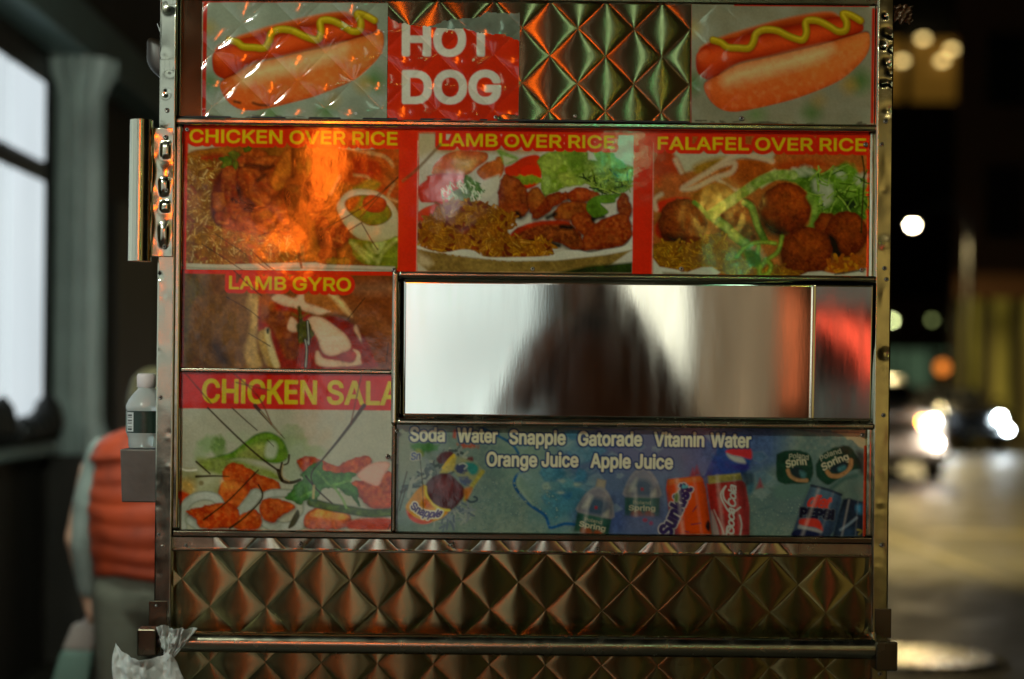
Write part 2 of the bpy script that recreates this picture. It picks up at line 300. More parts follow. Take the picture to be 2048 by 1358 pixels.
class Canvas:
    """regular grid of print dots; coordinates are millimetre-sized dots on the cart's end wall, x right, y down"""
    def __init__(s, x0, y0, x1, y1, step, bg):
        s.x0, s.y0, s.step = x0, y0, step
        s.nx = int(round((x1 - x0) / step)) + 1; s.ny = int(round((y1 - y0) / step)) + 1
        s.xs = np.linspace(x0, x1, s.nx); s.ys = np.linspace(y0, y1, s.ny)
        s.X, s.Y = np.meshgrid(s.xs, s.ys)
        s.C = np.empty((s.ny, s.nx, 3)); s.C[:] = lin(bg)
    def box(s, P, pad):
        lo = P.min(0) - pad; hi = P.max(0) + pad
        i0 = max(0, int((lo[0] - s.x0) / s.step)); i1 = min(s.nx, int((hi[0] - s.x0) / s.step) + 2)
        j0 = max(0, int((lo[1] - s.y0) / s.step)); j1 = min(s.ny, int((hi[1] - s.y0) / s.step) + 2)
        return (slice(j0, j1), slice(i0, i1)) if i1 > i0 and j1 > j0 else None
    def blend(s, sl, m, col):
        s.C[sl] += (col - s.C[sl]) * m[..., None]
    def paint(s, contours, col, soft=0.8, op=1.0, var=None, rim=None, grad=None, grow=0.0, warp=None, seed=1):
        allp = np.concatenate(contours)
        sl = s.box(allp, 3 + soft * 2 + max(grow, 0) + (warp[1] if warp else 0))
        if sl is None: return
        X, Y = s.X[sl], s.Y[sl]; Xw, Yw = X, Y
        if warp:
            Xw = X + (fbm(X, Y, warp[0], 2, seed + 5) - .5) * 2 * warp[1]
            Yw = Y + (fbm(X, Y, warp[0], 2, seed + 9) - .5) * 2 * warp[1]
        d = sdf(contours, Xw, Yw) - grow
        m = np.clip(0.5 - d / (2 * soft), 0, 1) * op
        c = np.empty(X.shape + (3,)); c[:] = lin(col)
        if var:
            for (sc, amp, col2) in ([var] if not isinstance(var, list) else var):
                t = np.clip((fbm(X, Y, sc, 3, seed) - .5) * 2.6 * amp + amp * .5, 0, 1)[..., None]
                c += (lin(col2) - c) * t
        if grad:       # (gx, gy, colour): towards one side of the shape
            lo, hi = allp.min(0), allp.max(0); sp = np.maximum(hi - lo, 1)
            gs = ((X - lo[0]) / sp[0] if grad[0] >= 0 else (hi[0] - X) / sp[0]) * abs(grad[0]) + \
                 ((Y - lo[1]) / sp[1] if grad[1] >= 0 else (hi[1] - Y) / sp[1]) * abs(grad[1])
            c += (lin(grad[2]) - c) * np.clip(gs, 0, 1)[..., None]
        if rim:        # (width, colour): towards the outline
            t = np.clip(1 + d / rim[0], 0, 1)[..., None] ** 1.5
            c += (lin(rim[1]) - c) * t * (rim[2] if len(rim) > 2 else 1)
        s.blend(sl, m, c)
    def stroke(s, pts, w, col, soft=0.7, op=1.0, smooth=True, w1=None, var=None, seed=1, rim=None, ns=4):
        P = spline(pts, False, ns) if smooth and len(pts) > 2 else np.asarray(pts, float)
        w1 = w if w1 is None else w1
        sl = s.box(P, max(w, w1) + 3 + soft)
        if sl is None: return
        X, Y = s.X[sl], s.Y[sl]; best = np.full(X.shape, 1e9); n = len(P) - 1
        for i in range(n):
            ax, ay = P[i]; ex, ey = P[i + 1] - P[i]; L = max(ex * ex + ey * ey, 1e-9)
            t = np.clip(((X - ax) * ex + (Y - ay) * ey) / L, 0, 1)
            d = np.hypot(X - ax - ex * t, Y - ay - ey * t) - (w + (w1 - w) * (i + t) / n) / 2
            np.minimum(best, d, out=best)
        m = np.clip(0.5 - best / (2 * soft), 0, 1) * op
        c = np.empty(X.shape + (3,)); c[:] = lin(col)
        if var:
            t = np.clip((fbm(X, Y, var[0], 2, seed) - .5) * 2.6 * var[1] + var[1] * .5, 0, 1)[..., None]
            c += (lin(var[2]) - c) * t
        if rim:
            t = np.clip(1 + best / rim[0], 0, 1)[..., None]
            c += (lin(rim[1]) - c) * t
        s.blend(sl, m, c)
    def text(s, string, p0, p1, cap, col, bold=0.055, outline=None, op=1.0, italic=0.0, track=0.0, bend=0.0):
        """letters from p0 to p1 along the baseline, cap height in dots"""
        p0 = np.asarray(p0, float); p1 = np.asarray(p1, float); run = []; x = 0
        for ch in string:
            if ch == ' ': x += 165; continue
            adv, cs = GLY[ch]; run.append((x, cs)); x += adv + track
        allx = np.concatenate([np.concatenate(cs)[:, 0] + x_ for x_, cs in run]); a, b = allx.min(), allx.max()
        L = np.hypot(*(p1 - p0)); u = (p1 - p0) / L; v = np.array([u[1], -u[0]])
        sx = L / (b - a); sy = cap / 509.0; g = []
        for x_, cs in run:
            cc = []
            for c in cs:
                gx = (c[:, 0] + x_ - a) * sx; gy = c[:, 1] * sy
                gx = gx + gy * italic; q = gx / L
                gy = gy + bend * 4 * q * (1 - q)
                cc.append(p0 + gx[:, None] * u + gy[:, None] * v)
            g.append(cc)
        gb = bold * cap
        if outline:
            for cc in g: s.paint(cc, outline[1], 0.8, op * (outline[2] if len(outline) > 2 else 1), grow=gb + outline[0])
        for cc in g: s.paint(cc, col, 0.8, op, grow=gb)
    def grains(s, poly, n, length, width, cols, ang=None, seed=3, curve=0.2, soft=0.7, rimc=None):
        """short curved strokes (rice, shreds) scattered inside a shape, back to front"""
        r = random.Random(seed); lo, hi = poly.min(0), poly.max(0)
        cx = np.array([(r.uniform(lo[0], hi[0]), r.uniform(lo[1], hi[1])) for _ in range(n * 4)])
        cx = cx[sdf([poly], cx[:, 0], cx[:, 1]) < 0][:n]; pts = [tuple(q) for q in cx]
        pts.sort(key=lambda q: q[1] + r.uniform(-8, 8))
        for x, y in pts:
            a = r.uniform(0, math.pi) if ang is None else r.gauss(ang[0], ang[1]); L = length * r.uniform(.6, 1.3) / 2
            dx, dy = math.cos(a) * L, math.sin(a) * L; c = r.uniform(-curve, curve) * L
            s.stroke([(x - dx, y - dy), (x - dy * c / L * 1.0, y + dx * c / L), (x + dx, y + dy)], width * r.uniform(.75, 1.2),
                     r.choice(cols), soft, 1.0, rim=rimc, ns=2)
    def speckle(s, contours, sc, amp, dark, light, seed=7, soft=1.0, octv=3):
        allp = np.concatenate(contours); sl = s.box(allp, 3)
        if sl is None: return
        X, Y = s.X[sl], s.Y[sl]; d = sdf(contours, X, Y); m = np.clip(.5 - d / (2 * soft), 0, 1)
        t = (fbm(X, Y, sc, octv, seed) - .5) * 3.2
        s.blend(sl, m * np.clip(-t, 0, 1) * amp, lin(dark)); s.blend(sl, m * np.clip(t, 0, 1) * amp, lin(light))

GLY = {k: (a, [np.array([[float(v) for v in p.split(',')] for p in c.split()]) for c in t.split('|')]) for k, (a, t) in GLYPHS.items()}
ROLL = 0.0105
def D(p):
    """photo-like dot position -> upright dot position on the end wall (the picture is rolled a little)"""
    p = np.atleast_2d(np.asarray(p, float)); dx = p[:, 0] - 973; dy = p[:, 1] - 765
    return np.stack([dx + ROLL * dy + 973, dy - ROLL * dx + 765], 1)
def Tm(ox, oy, sc):
    return lambda *pts: D([(ox + x / sc, oy + y / sc) for x, y in pts])
def ell(cx, cy, rx, ry, ang=0, n=28):
    a = np.linspace(0, 2 * np.pi, n, endpoint=False); c, s_ = math.cos(ang), math.sin(ang)
    x = rx * np.cos(a); y = ry * np.sin(a)
    return D(np.stack([cx + x * c - y * s_, cy + x * s_ + y * c], 1))
# ================================================================= the street: ground, buildings
M_walk = mat('pavement_concrete', (.075, .066, .05), .5, vary=(3, (.05, .045, .035)), bump=(60, .3))
M_joint = mat('pavement_joint', (.05, .05, .045), .8)
M_road = mat('worn_asphalt', (.052, .044, .020), .5, vary=(1.2, (.032, .027, .012)), rvary=(2.5, .38, .6), bump=[(35, .5), (160, .4)])
M_kerb = mat('granite_kerb', (.22, .21, .19), .6, vary=(8, (.16, .15, .13)), bump=(80, .3))
M_line = mat('road_paint', (.26, .23, .14), .5, vary=(6, (.10, .09, .05)), bump=(120, .3))
M_stone = mat('dark_facade_stone', (.035, .027, .019), .6, vary=(4, (.022, .017, .012)), bump=(40, .3))
M_col = mat('painted_column', (.50, .59, .55), .5, vary=(5, (.38, .45, .42)), bump=(30, .2))
M_trim = mat('grey_green_trim', (.20, .30, .29), .5, vary=(6, (.18, .24, .22)), bump=(30, .2))
M_frame = mat('black_window_frame', (.012, .013, .014), .4)
M_lit = mat('lit_frosted_window', (.6, .65, .65), .3, emit=((.80, .90, .96), 0.88, 1.6, .8), stretch=(1, 1, .35))
M_lit2 = mat('lit_frosted_window_side', (.6, .65, .65), .3, emit=((.80, .93, .95), .85, 1.1, .6), stretch=(1, 1, .35))
M_brick = mat('night_brick', (.14, .085, .055), .8, vary=(20, (.10, .06, .04)), bump=(60, .5))
M_dark = mat('unlit_glass', (.01, .012, .014), .12)
M_metal_dk = mat('dark_painted_metal', (.03, .03, .028), .4, vary=(10, (.02, .02, .02)))

road_x0 = 1.15
g = box('road', road_x0, 60, -60, 420, -.5, -.12, M_road); tag(g, kind='structure')
g = box('pavement', -9, road_x0 - .16, -60, 420, -.5, 0.0, M_walk); tag(g, kind='structure')
for i in range(-4, 14):
    y = i * 1.5 + .4
    o = box('slab_joint', -2.3, road_x0 - .17, y, y + .012, -.02, .003, M_joint, g)
for i in range(-3, 12):
    y0 = i * 1.8 + .3; o = box('kerb_stone', road_x0 - .158, road_x0 + .0, y0, y0 + 1.79, -.3, .004, M_kerb, g, .012)
lane = box('lane_marking', 4.28, 4.46, 3, 150, -.2, -.115, M_line); tag(lane, kind='structure')
o = box('stop_line', 4.9, 11.5, 15.2, 15.7, -.2, -.116, M_line); tag(o, kind='structure')
o = box('crosswalk_stripe', 5.0, 12, 11.0, 11.25, -.2, -.116, M_line); tag(o, kind='structure')
far = box('pavement_far', 16.0, 60, -60, 420, -.3, 0.02, M_walk); tag(far, kind='structure')

# --- building along the pavement on the left: windows, fluted columns, entablature
WX = -2.30
left = empty('shop_building', (-5.2, 10, 0), 'dark stone building with tall lit windows and fluted pale columns', 'building')
def wall(y0, y1, z0, z1, x=WX, name='wall', m=None, th=.3, b=.004): return box(name, x - th, x, y0, y1, z0, z1, m or M_stone, left, b)
bays = [(-13.2, -10.1), (-9.7, -6.6), (-6.2, -3.1), (-2.7, 1.5), (2.4, 5.08)]       # window bays by depth along the wall
ys = -14.2
for (a, b) in bays:
    wall(ys, a, 0, 3.2); wall(a, b, 0, 1.12); wall(a, b, 3.08, 3.2)
    box('window_sill', WX - .2, WX + .15, a - .05, b + .05, 1.12, 1.19, M_trim, left, .01)
    f = box('window_frame', WX - .05, WX + .085, a, b, 1.19, 3.08, M_frame, left)
    n = 4
    for k in range(n):
        y0 = a + .06 + (b - a - .06) / n * k; y1 = a + (b - a - .06) / n * (k + 1)
        for (z0, z1) in ((1.26, 2.47), (2.575, 2.96)):
            box('window_pane', WX + .08, WX + .10, y0, y1, z0, z1, M_lit if a > 2 else M_lit2, f)
    ys = b
wall(ys, 24, 0, 3.2)
# dim things standing on the inner ledge hide the foot of the near window
rp_ = random.Random(3)
for k in range(26):
    yy = 2.5 + k * .1 + rp_.uniform(-.04, .04); hh = rp_.uniform(.05, .24)
    lathe('ledge_plant', [(.01, 0), (.05, .01), (.075, hh * .4), (.05, hh * .8), (.01, hh)], M_metal_dk, left, 9, (WX + .14, yy, 1.19))
for cy in (5.66, 1.95, -2.9, -6.4, -9.9):
    col = lathe('column', [(.155, .0), (.16, .02), (.16, .10), (.14, .13), (.125, .18), (.122, 1.0), (.115, 1.88), (.12, 1.90), (.135, 1.93), (.15, 1.97), (.18, 2.02), (.18, 2.09)], M_col, left, 108, (WX + .12, cy, 1.1), fl=(11, .11, .0))
    box('pedestal', WX, WX + .30, cy - .22, cy + .22, 0, 1.1, M_stone, left, .02)
box('architrave', WX, WX + .20, -14, 24, 3.2, 3.46, M_trim, left, .012)
box('frieze', WX, WX + .10, -14, 24, 3.46, 4.3, M_stone, left, .01)
box('cornice', WX, WX + .34, -14, 24, 4.3, 4.5, mat('brown_cornice', (.12, .085, .045), .6, vary=(5, (.08, .055, .03))), left, .02)
box('upper_wall', WX - .5, WX, -14, 24, 4.5, 11, M_stone, left, .01)
box('door_leaf', WX, WX + .03, 7.0, 8.3, .15, 2.6, M_metal_dk, left, .006)
box('ledge', WX, WX + .2, 6.5, 24, .95, 1.05, M_stone, left, .01)

# --- right side of the street, far off
dark_b = empty('corner_building', (22, 52, 0), 'dark corner building over a yellow lit colonnade', 'building')
M_yel = mat('yellow_lit_shopfront', (.3, .25, .08), .5, emit=((.75, .58, .07), .2, 1.5, .2), stretch=(1, 1, .3))
ft = [(14.1, 48), (32, 48), (32, 62), (18.3, 62)]
link('upper_storeys', mesh('upper_storeys', [(x, y, z) for z in (4.7, 26) for x, y in ft], [(3, 2, 1, 0), (4, 5, 6, 7)] + [(k, (k + 1) % 4, 4 + (k + 1) % 4, 4 + k) for k in range(4)]), M_brick, dark_b)
box('shopfront', 15.2, 30, 51.4, 51.6, 0, 4.7, M_yel, dark_b)
for i in range(6):
    box('pier', 14.15 + i * .95, 14.4 + i * .95, 48.2, 48.6, .02, 4.7, M_stone, dark_b, .02)
for i in range(5):
    for j in range(4):
        f = box('window', 15 + i * 2.6, 16.2 + i * 2.6, 47.93, 48.02, 6 + j * 4, 8.2 + j * 4, M_dark, dark_b)
box('fascia_beam', 14.1, 30, 47.6, 48.0, 4.2, 4.9, mat('glowing_rust_fascia', (.12, .05, .02), .6, emit=((.5, .2, .04), .03)), dark_b, .03)  # faint orange light is put into the beam's own material

M_grn = mat('green_lit_shopfront', (.2, .3, .2), .5, emit=((.36, .62, .34), .16, .4, .35))
gb = empty('green_shop', (25, 92, 0), 'low far shop glowing dull green at the end of the street', 'shop')
box('wall', 20.2, 26.5, 92.1, 96, 3.6, 6.5, M_brick, gb); box('lit_window', 20.4, 26.3, 92, 92.1, 1.0, 3.6, M_grn, gb); box('base_wall', 20.2, 26.5, 92, 96, 0.02, 1.0, M_brick, gb)
for i in range(4): box('mullion', 21.8 + i * 1.5, 21.95 + i * 1.5, 91.9, 91.99, 1.0, 3.6, M_metal_dk, gb)

M_amb = mat('amber_office_window', (.2, .12, .04), .5, emit=((.62, .30, .035), .16, .25, .6))
tall = empty('office_block', (31, 118, 0), 'tall dark block with amber lit office windows high up', 'building')
box('wall', 18, 44, 118, 130, 0.02, 60, mat('navy_night_wall', (.012, .016, .022), .8), tall, .1)
for (x0, x1) in ((27.2, 29.4), (30.05, 33.4), (34.2, 37)):
    f = box('window', x0, x1, 117.8, 117.98, 21.9, 26.3, M_amb, tall)
M_bulb = mat('office_lamp', (1, .9, .6), .4, emit=((1.0, .72, .26), 3.2))
for (px, py) in ((1801, 124), (1843, 80), (1881, 124), (1900, 101)):
    p = at(px, py, 121.0); lathe('ceiling_lamp', [(.02, -.2), (.3, -.1), (.34, 0), (.3, .1), (.02, .2)], M_bulb, tall, 14, (p.x, p.y - .45, p.z))

# ================================================================= street furniture
M_lamp = mat('street_lamp_glass', (1, .95, .85), .3, emit=((1.0, .83, .52), 90))
def street_lamp(base, head, label, power, colr, rad=.10, mm=None, aim=None, cone=165):
    e = empty('street_lamp', base, label, 'street lamp', 'street lamps')
    bx, by, bz = base; hx, hy, hz = head
    tube('pole', [(bx, by, bz), (bx, by, hz - .2), (bx, by, hz + .25)], [.10, .07, .05], M_metal_dk, e, 12)
    lathe('pole_base', [(.2, 0), (.2, .25), (.13, .4), (.11, .7)], M_metal_dk, e, 16, (bx, by, bz))
    tube('arm', [(bx, by, hz + .2), (bx + (hx - bx) * .35, by, hz + .5), (bx + (hx - bx) * .75, by, hz + .42), (hx, hy, hz + .15)], .035, M_metal_dk, e, 10)
    lathe('lamp_head', [(.05, .22), (.22, .16), (.26, .06), (.24, .0)], M_metal_dk, e, 18, (hx, hy, hz))
    lathe('lamp_glass', [(rad, .0), (rad * .9, -.05), (rad * .5, -.09), (.01, -.10)], mm or M_lamp, e, 18, (hx, hy, hz))
    if power:
        ld = bpy.data.lights.new('street_lamp_light', 'SPOT'); ld.energy = power; ld.color = colr; ld.spot_size = math.radians(cone); ld.spot_blend = .5; ld.shadow_soft_size = .12
        lo = bpy.data.objects.new('street_lamp_light', ld); COL.objects.link(lo); lo.location = (hx, hy, hz - .22); adopt(lo, e)
        if aim: lo.rotation_euler = (Vector(aim) - Vector((hx, hy, hz))).to_track_quat('-Z', 'Y').to_euler()
    return e
p = at(1825, 448, 45.0)
street_lamp((p.x + 1.5, p.y, -.02), (p.x, p.y, p.z), 'glowing street lamp on a curved arm beside the dark corner building', 1900, (1, .76, .34), cone=176)
street_lamp((4.1, 17.4, -.12), (5.5, 17.4, 7.6), 'added unseen tall street lamp hidden behind the cart to light the road', 4300, (1, .74, .24), cone=92)  # lamp added out of view to brighten a patch of road
wl_ = empty('added_lantern', (-2.19, -3.3, 3.6), 'added unseen lantern on the shop building lighting the cart from behind the viewer', 'lamp')  # lantern added out of view to light the cart's end wall
box('back_plate', -2.2, -2.16, -3.4, -3.2, 3.5, 3.85, M_metal_dk, wl_, .01); tube('bracket', [(-2.17, -3.3, 3.75), (-1.98, -3.3, 3.8), (-1.95, -3.3, 3.7)], .015, M_metal_dk, wl_, 8)
lathe('lantern_glass', [(.02, -.12), (.09, -.10), (.11, 0), (.08, .09), (.02, .10)], mat('lantern_glass', (1, 1, .95), .3, emit=((.95, 1.0, .88), 40)), wl_, 18, (-1.95, -3.3, 3.6)); lathe('lantern_cap', [(.13, .10), (.10, .15), (.02, .2)], M_metal_dk, wl_, 18, (-1.95, -3.3, 3.6))
ld = bpy.data.lights.new('added_lantern_light', 'SPOT'); ld.energy = LAMP_W; ld.color = (.92, 1.0, .83); ld.spot_size = math.radians(112); ld.spot_blend = .6; ld.shadow_soft_size = .10
lo = bpy.data.objects.new('added_lantern_light', ld); COL.objects.link(lo); lo.location = (-1.93, -3.17, 3.6); lo.rotation_euler = (Vector((.15, 0, 1.35)) - Vector(lo.location)).to_track_quat('-Z', 'Y').to_euler(); adopt(lo, wl_)

street_lamp((5.6, -10.2, -.12), (4.6, -10.2, 6.4), 'added unseen street lamp across the road behind the viewer, a gold sheen on the quilted steel', BACK_W, (1, .80, .42), cone=160)  # unseen lamp added to warm the facade and ground that the steel mirrors
def signal(px, py, d, col_, label, L=14, r=.11, name='traffic_signal', group='signal lights far down the street'):
    p = at(px, py, d); e = empty(name, (p.x, p.y + .2, -.12), label, 'traffic signal', group)
    tube('pole', [(p.x, p.y + .3, -.12), (p.x, p.y + .3, p.z + .7)], .07, M_metal_dk, e, 10)
    box('housing', p.x - .3, p.x + .3, p.y + .02, p.y + .24, p.z - .9, p.z + .5, M_metal_dk, e, .04)
    lathe('lens', [(.02, .1), (r * .8, .06), (r, 0)], mat('signal_lens', col_, .3, emit=(col_, L)), e, 18, (p.x, p.y + .02, p.z), axis='Y').scale = (1, -1, 1)
    return e
signal(1784, 641, 82, (.82, .9, .38), 'pale green signal light peeking out beside the cart post', 16)
signal(1905, 646, 82, (.85, .95, .42), 'pale green signal light above the black car', 22)
signal(1864, 640, 84, (.5, .6, .2), 'dim green signal light between two brighter ones', 1.6, .12)
signal(1885, 735, 60, (1.0, .28, .04), 'orange pedestrian signal above the parked cars', 1.3, .22)

# manhole cover in the road
M_mh = mat('wet_polished_iron', (.72, .68, .58), .28, 1.0, rvary=(18, .2, .34), bump=(40, .5))
mh = empty('manhole_cover', (2.62, 6.75, -.12), 'shiny wet round manhole cover catching the lamp light', 'manhole cover')
lathe('cover_plate', [(.44, -.115), (.44, -.105), (.40, -.100), (.38, -.102), (.02, -.101)], M_mh, mh, 40, (2.62, 6.75, 0))
lathe('cover_rim', [(.455, -.13), (.50, -.112), (.50, -.13)], M_metal_dk, mh, 40, (2.62, 6.75, 0))

# ================================================================= cars
M_tyre = mat('tyre_rubber', (.015, .015, .015), .8); M_rim = mat('wheel_rim', (.4, .4, .4), .3, 1.0)
M_glass = mat('car_glass', (.01, .012, .015), .06)
M_head = mat('headlight_lit', (1, 1, 1), .2, emit=((1.0, .96, .86), 110)); M_amber = mat('indicator_lit', (1, .4, .05), .3, emit=((1, .36, .03), 60)); M_fog = mat('fog_light_lit', (1, .9, .8), .3, emit=((1, .86, .72), 80))
M_head_b = mat('cool_headlight_lit', (1, 1, 1), .2, emit=((.80, .95, 1.0), 150))
def car(name, x, y, wid, hood, roof, L, paint, label, heads, extra=()):
    e = empty(name, (x, y, -.12), label, 'car'); g0 = -.12
    prof = [(0.0, .32), (-.02, .55), (.03, hood - .22), (.12, hood - .04), (.95, hood + .06), (1.55, hood + .12), (2.15, roof - .10), (2.6, roof), (3.9, roof - .02), (4.35, hood + .2), (L - .05, hood + .1), (L, .6), (L - .02, .35)]
    vs, fs = [], []; ws = (-1, -.86, 0, .86, 1)
    for k, s in enumerate(ws):
        for (py, pz) in prof:
            tum = 1 - .16 * max(0, (pz - hood) / (roof - hood)) - (.06 if py < .05 else 0)
            zz = pz - (.05 if abs(s) == 1 and pz > .5 else 0); yy = py + (.10 if abs(s) == 1 and py < .2 else 0)
            vs.append((x + s * wid / 2 * tum, y + yy, g0 + zz))
    n = len(prof)
    for k in range(4):
        for i in range(n - 1): fs.append((k * n + i, k * n + i + 1, (k + 1) * n + i + 1, (k + 1) * n + i))
        fs.append((k * n, (k + 1) * n, (k + 1) * n + n - 1, k * n + n - 1))
    fs.append(tuple(range(n))); fs.append(tuple(4 * n + i for i in range(n))[::-1])
    me = mesh('body', vs, fs); bm = bmesh.new(); bm.from_mesh(me); bmesh.ops.recalc_face_normals(bm, faces=bm.faces[:]); bm.to_mesh(me); bm.free()
    link('body', me, paint, e, True)
    hw = wid / 2
    ws_ = mesh('windscreen', [(x - hw * .80, y + 1.57, g0 + hood + .15), (x + hw * .80, y + 1.57, g0 + hood + .15), (x + hw * .70, y + 2.12, g0 + roof - .10), (x - hw * .70, y + 2.12, g0 + roof - .10),
                              (x - hw * .80, y + 1.6, g0 + hood + .14), (x + hw * .80, y + 1.6, g0 + hood + .14), (x + hw * .70, y + 2.15, g0 + roof - .12), (x - hw * .70, y + 2.15, g0 + roof - .12)],
               [(0, 1, 2, 3), (7, 6, 5, 4), (0, 4, 5, 1), (2, 6, 7, 3), (1, 5, 6, 2), (0, 3, 7, 4)])
    for v in ws_.vertices: v.co.y -= .03; v.co.z += .02
    link('windscreen', ws_, M_glass, e)
    gr = box('grille', x - hw * .45, x + hw * .45, y - .045, y - .01, g0 + hood - .36, g0 + hood - .16, M_frame, e, .01)
    for k in range(3): box('grille_bar', x - hw * .44, x + hw * .44, y - .06, y - .046, g0 + hood - .33 + k * .06, g0 + hood - .315 + k * .06, M_rim, gr)
    box('bumper', x - hw * .92, x + hw * .92, y - .10, y - .03, g0 + .36, g0 + .56, paint, e, .04)
    box('number_plate', x - .16, x + .16, y - .12, y - .104, g0 + .40, g0 + .52, mat('plate_blank', (.5, .5, .4), .5), e)
    for sx in (-1, 1):
        for yy in (.85, L - .85):
            wl = lathe('wheel', [(.02, -.11), (.20, -.11), (.21, -.12), (.33, -.11), (.345, -.06), (.345, .06), (.33, .11), (.21, .12), (.20, .11), (.02, .11)], M_tyre, e, 28, (x + sx * (hw - .1), y + yy, g0 + .345), axis='X')
            rm = lathe('rim', [(.02, -.125), (.19, -.12), (.195, .12), (.02, .125)], M_rim, None, 20, None, axis='X'); rm.location = (x + sx * (hw - .1), y + yy, g0 + .345)
            rm.parent = wl; rm.matrix_parent_inverse = Matrix.Translation(wl.location).inverted()
        box('wing_mirror', x + sx * (hw + .02), x + sx * (hw + .2), y + 1.5, y + 1.6, g0 + hood + .1, g0 + hood + .24, paint, e, .02)
    for (nm, px, pz, rr, mm) in heads:
        h = lathe(nm, [(.02, .10), (rr * .7, .08), (rr, .02), (rr * 1.05, 0)], mm, e, 20, (px, y - .05, pz), axis='Y'); h.scale = (1, -1, 1)
    return e
p1, p2, p3 = at(1868, 843, 29.0), at(1846, 844, 29.0), at(1874, 886, 29.0)
paint_w = mat('pale_car_paint', (.75, .72, .66), .3, coat=(.6, .1), vary=(2, (.66, .63, .57)))
xw = p1.x - .62
car('white_car', xw, p1.y + .06, 1.9, 1.22, 1.78, 4.7, paint_w, 'pale car with amber indicator half hidden behind the cart',
    [('headlight', p1.x, p1.z, .055, M_head), ('indicator', p2.x, p2.z, .05, M_amber), ('fog_light', p3.x, p3.z, .05, M_fog), ('headlight', 2 * xw - p1.x, p1.z, .055, M_head)])
q1, q2, q3, q4 = at(1889, 835, 42.0), at(2000, 836, 42.0), at(2025, 860, 42.0), at(2027, 830, 42.0)
paint_b = mat('black_car_paint', (.012, .012, .013), .25, coat=(.8, .06))
car('black_car', (q1.x + q2.x) / 2 + .05, q1.y + .06, 1.9, 1.12, 1.62, 4.6, paint_b, 'black car with white headlights facing down the street',
    [('headlight', q1.x, q1.z, .085, M_head_b), ('headlight', q2.x, q2.z, .07, M_head_b), ('fog_light', q3.x - .12, q3.z, .045, M_head_b)])
for q in (q1, q2):
    ld = bpy.data.lights.new('headlight_beam', 'SPOT'); ld.energy = 60; ld.spot_size = math.radians(50); ld.spot_blend = .8; ld.color = (.85, .95, 1); ld.shadow_soft_size = .12
    lo = bpy.data.objects.new('headlight_beam', ld); COL.objects.link(lo); lo.location = (q.x, q.y - .2, q.z); lo.rotation_euler = (math.radians(83), 0, math.radians(180))

# ================================================================= across the street, behind the viewer (seen in the cart's metal)
FY = -13.6
M_cool = mat('cool_shop_interior', (.7, .75, .8), .4, emit=((.86, .97, .97), 1.5, .8, .55))
M_cream = mat('cream_shop_interior', (.8, .75, .65), .4, emit=((1.0, .95, .80), 1.8, .8, .7))
M_warm = mat('warm_shop_interior', (.4, .3, .2), .4, emit=((.75, .52, .32), .55, 2.5, .35), stretch=(2, 1, .2))
M_neon = mat('orange_red_neon', (1, .2, .05), .3, emit=((1.0, .15, .008), 40)); M_neon2 = mat('soft_red_sign', (.8, .1, .08), .3, emit=((1.0, .16, .10), 1.5))
opp = empty('storefront', (0, FY - 1, 0), 'lit storefront mirrored in the plain steel panel of the cart', 'storefront')
def owin(name, x0, x1, z0, z1, m): return box(name, x0, x1, FY - .06, FY - .02, z0, z1, m, opp)
box('wall', -9, 14, FY - .5, FY - .08, 0, 12, mat('ochre_brick_wall', (.26, .20, .11), .8, vary=(6, (.18, .14, .08)), bump=(60, .4)), opp)
owin('shop_window', -1.75, -.42, .05, 1.9, M_cool)
owin('shop_window', .12, 1.0, .05, 1.9, M_cream)
owin('shop_window', 1.12, 2.0, .05, 1.7, M_warm)
owin('shop_window', 2.05, 2.28, .3, 1.5, mat('orange_shop_interior', (.6, .2, .1), .4, emit=((1.0, .22, .08), 1.0, 3, .4)))
owin('shop_window', 3.1, 4.3, .05, 2.0, mat('grey_shop_interior', (.3, .3, .28), .4, emit=((.8, .82, .7), .13, 3, .5)))
owin('shop_window', 4.9, 8.2, .05, 4.2, mat('olive_shop_interior', (.3, .3, .2), .4, emit=((.95, .66, .22), .5, .9, .5)))  # assumed unseen lit window that puts gold on the street-side post
for x0 in (-1.8, -.42, .06, 1.0, 2.3): box('window_post', x0, x0 + .07, FY - .04, FY + .04, 0, 2.0, M_frame, opp, .008)
box('awning', -2.2, 2.6, FY - .08, FY + .3, 2.02, 2.5, M_metal_dk, opp, .01)
ns = empty('neon_sign', (-1.5, FY + .5, 2.7), 'orange red neon blade sign mirrored as a glow on the chicken poster', 'neon sign')
box('glowing_panel', -1.68, -1.36, FY + .50, FY + .58, 3.12, 4.0, M_neon, ns, .02); box('glowing_panel', -2.12, -1.66, FY + .50, FY + .58, 2.66, 2.98, M_neon, ns, .02); box('bracket', -1.5, -1.44, FY - .08, FY + .5, 3.3, 3.36, M_metal_dk, ns)
rs = empty('red_sign', (-1.72, FY + .3, .0), 'soft red sign mirrored at the end of the steel panel', 'sign')
lathe('lit_face', [(.19, 0), (.16, .05), (.02, .07)], M_neon2, rs, 24, (-1.72, FY + .32, 1.10), axis='Y'); box('post', -1.74, -1.70, FY + .26, FY + .31, 0, 1.1, M_metal_dk, rs)
rs = empty('red_sign', (3.6, FY + .3, .7), 'red lit sign mirrored at the folded end of the steel panel', 'sign')
box('sign_box', 3.3, 4.15, FY + .28, FY + .34, .45, 1.35, M_metal_dk, rs, .03)
M_rs = mat('red_sign_lamp', (.8, .1, .08), .3, emit=((1.0, .10, .05), 1.7))
for (lx, lz, lr) in ((3.42, 1.16, .10), (3.66, 1.08, .15), (3.92, .95, .19), (3.98, .66, .12)): lathe('sign_lamp', [(lr, 0), (lr * .8, .05), (.02, .08)], M_rs, rs, 20, (lx, FY + .341, lz), axis='Y')
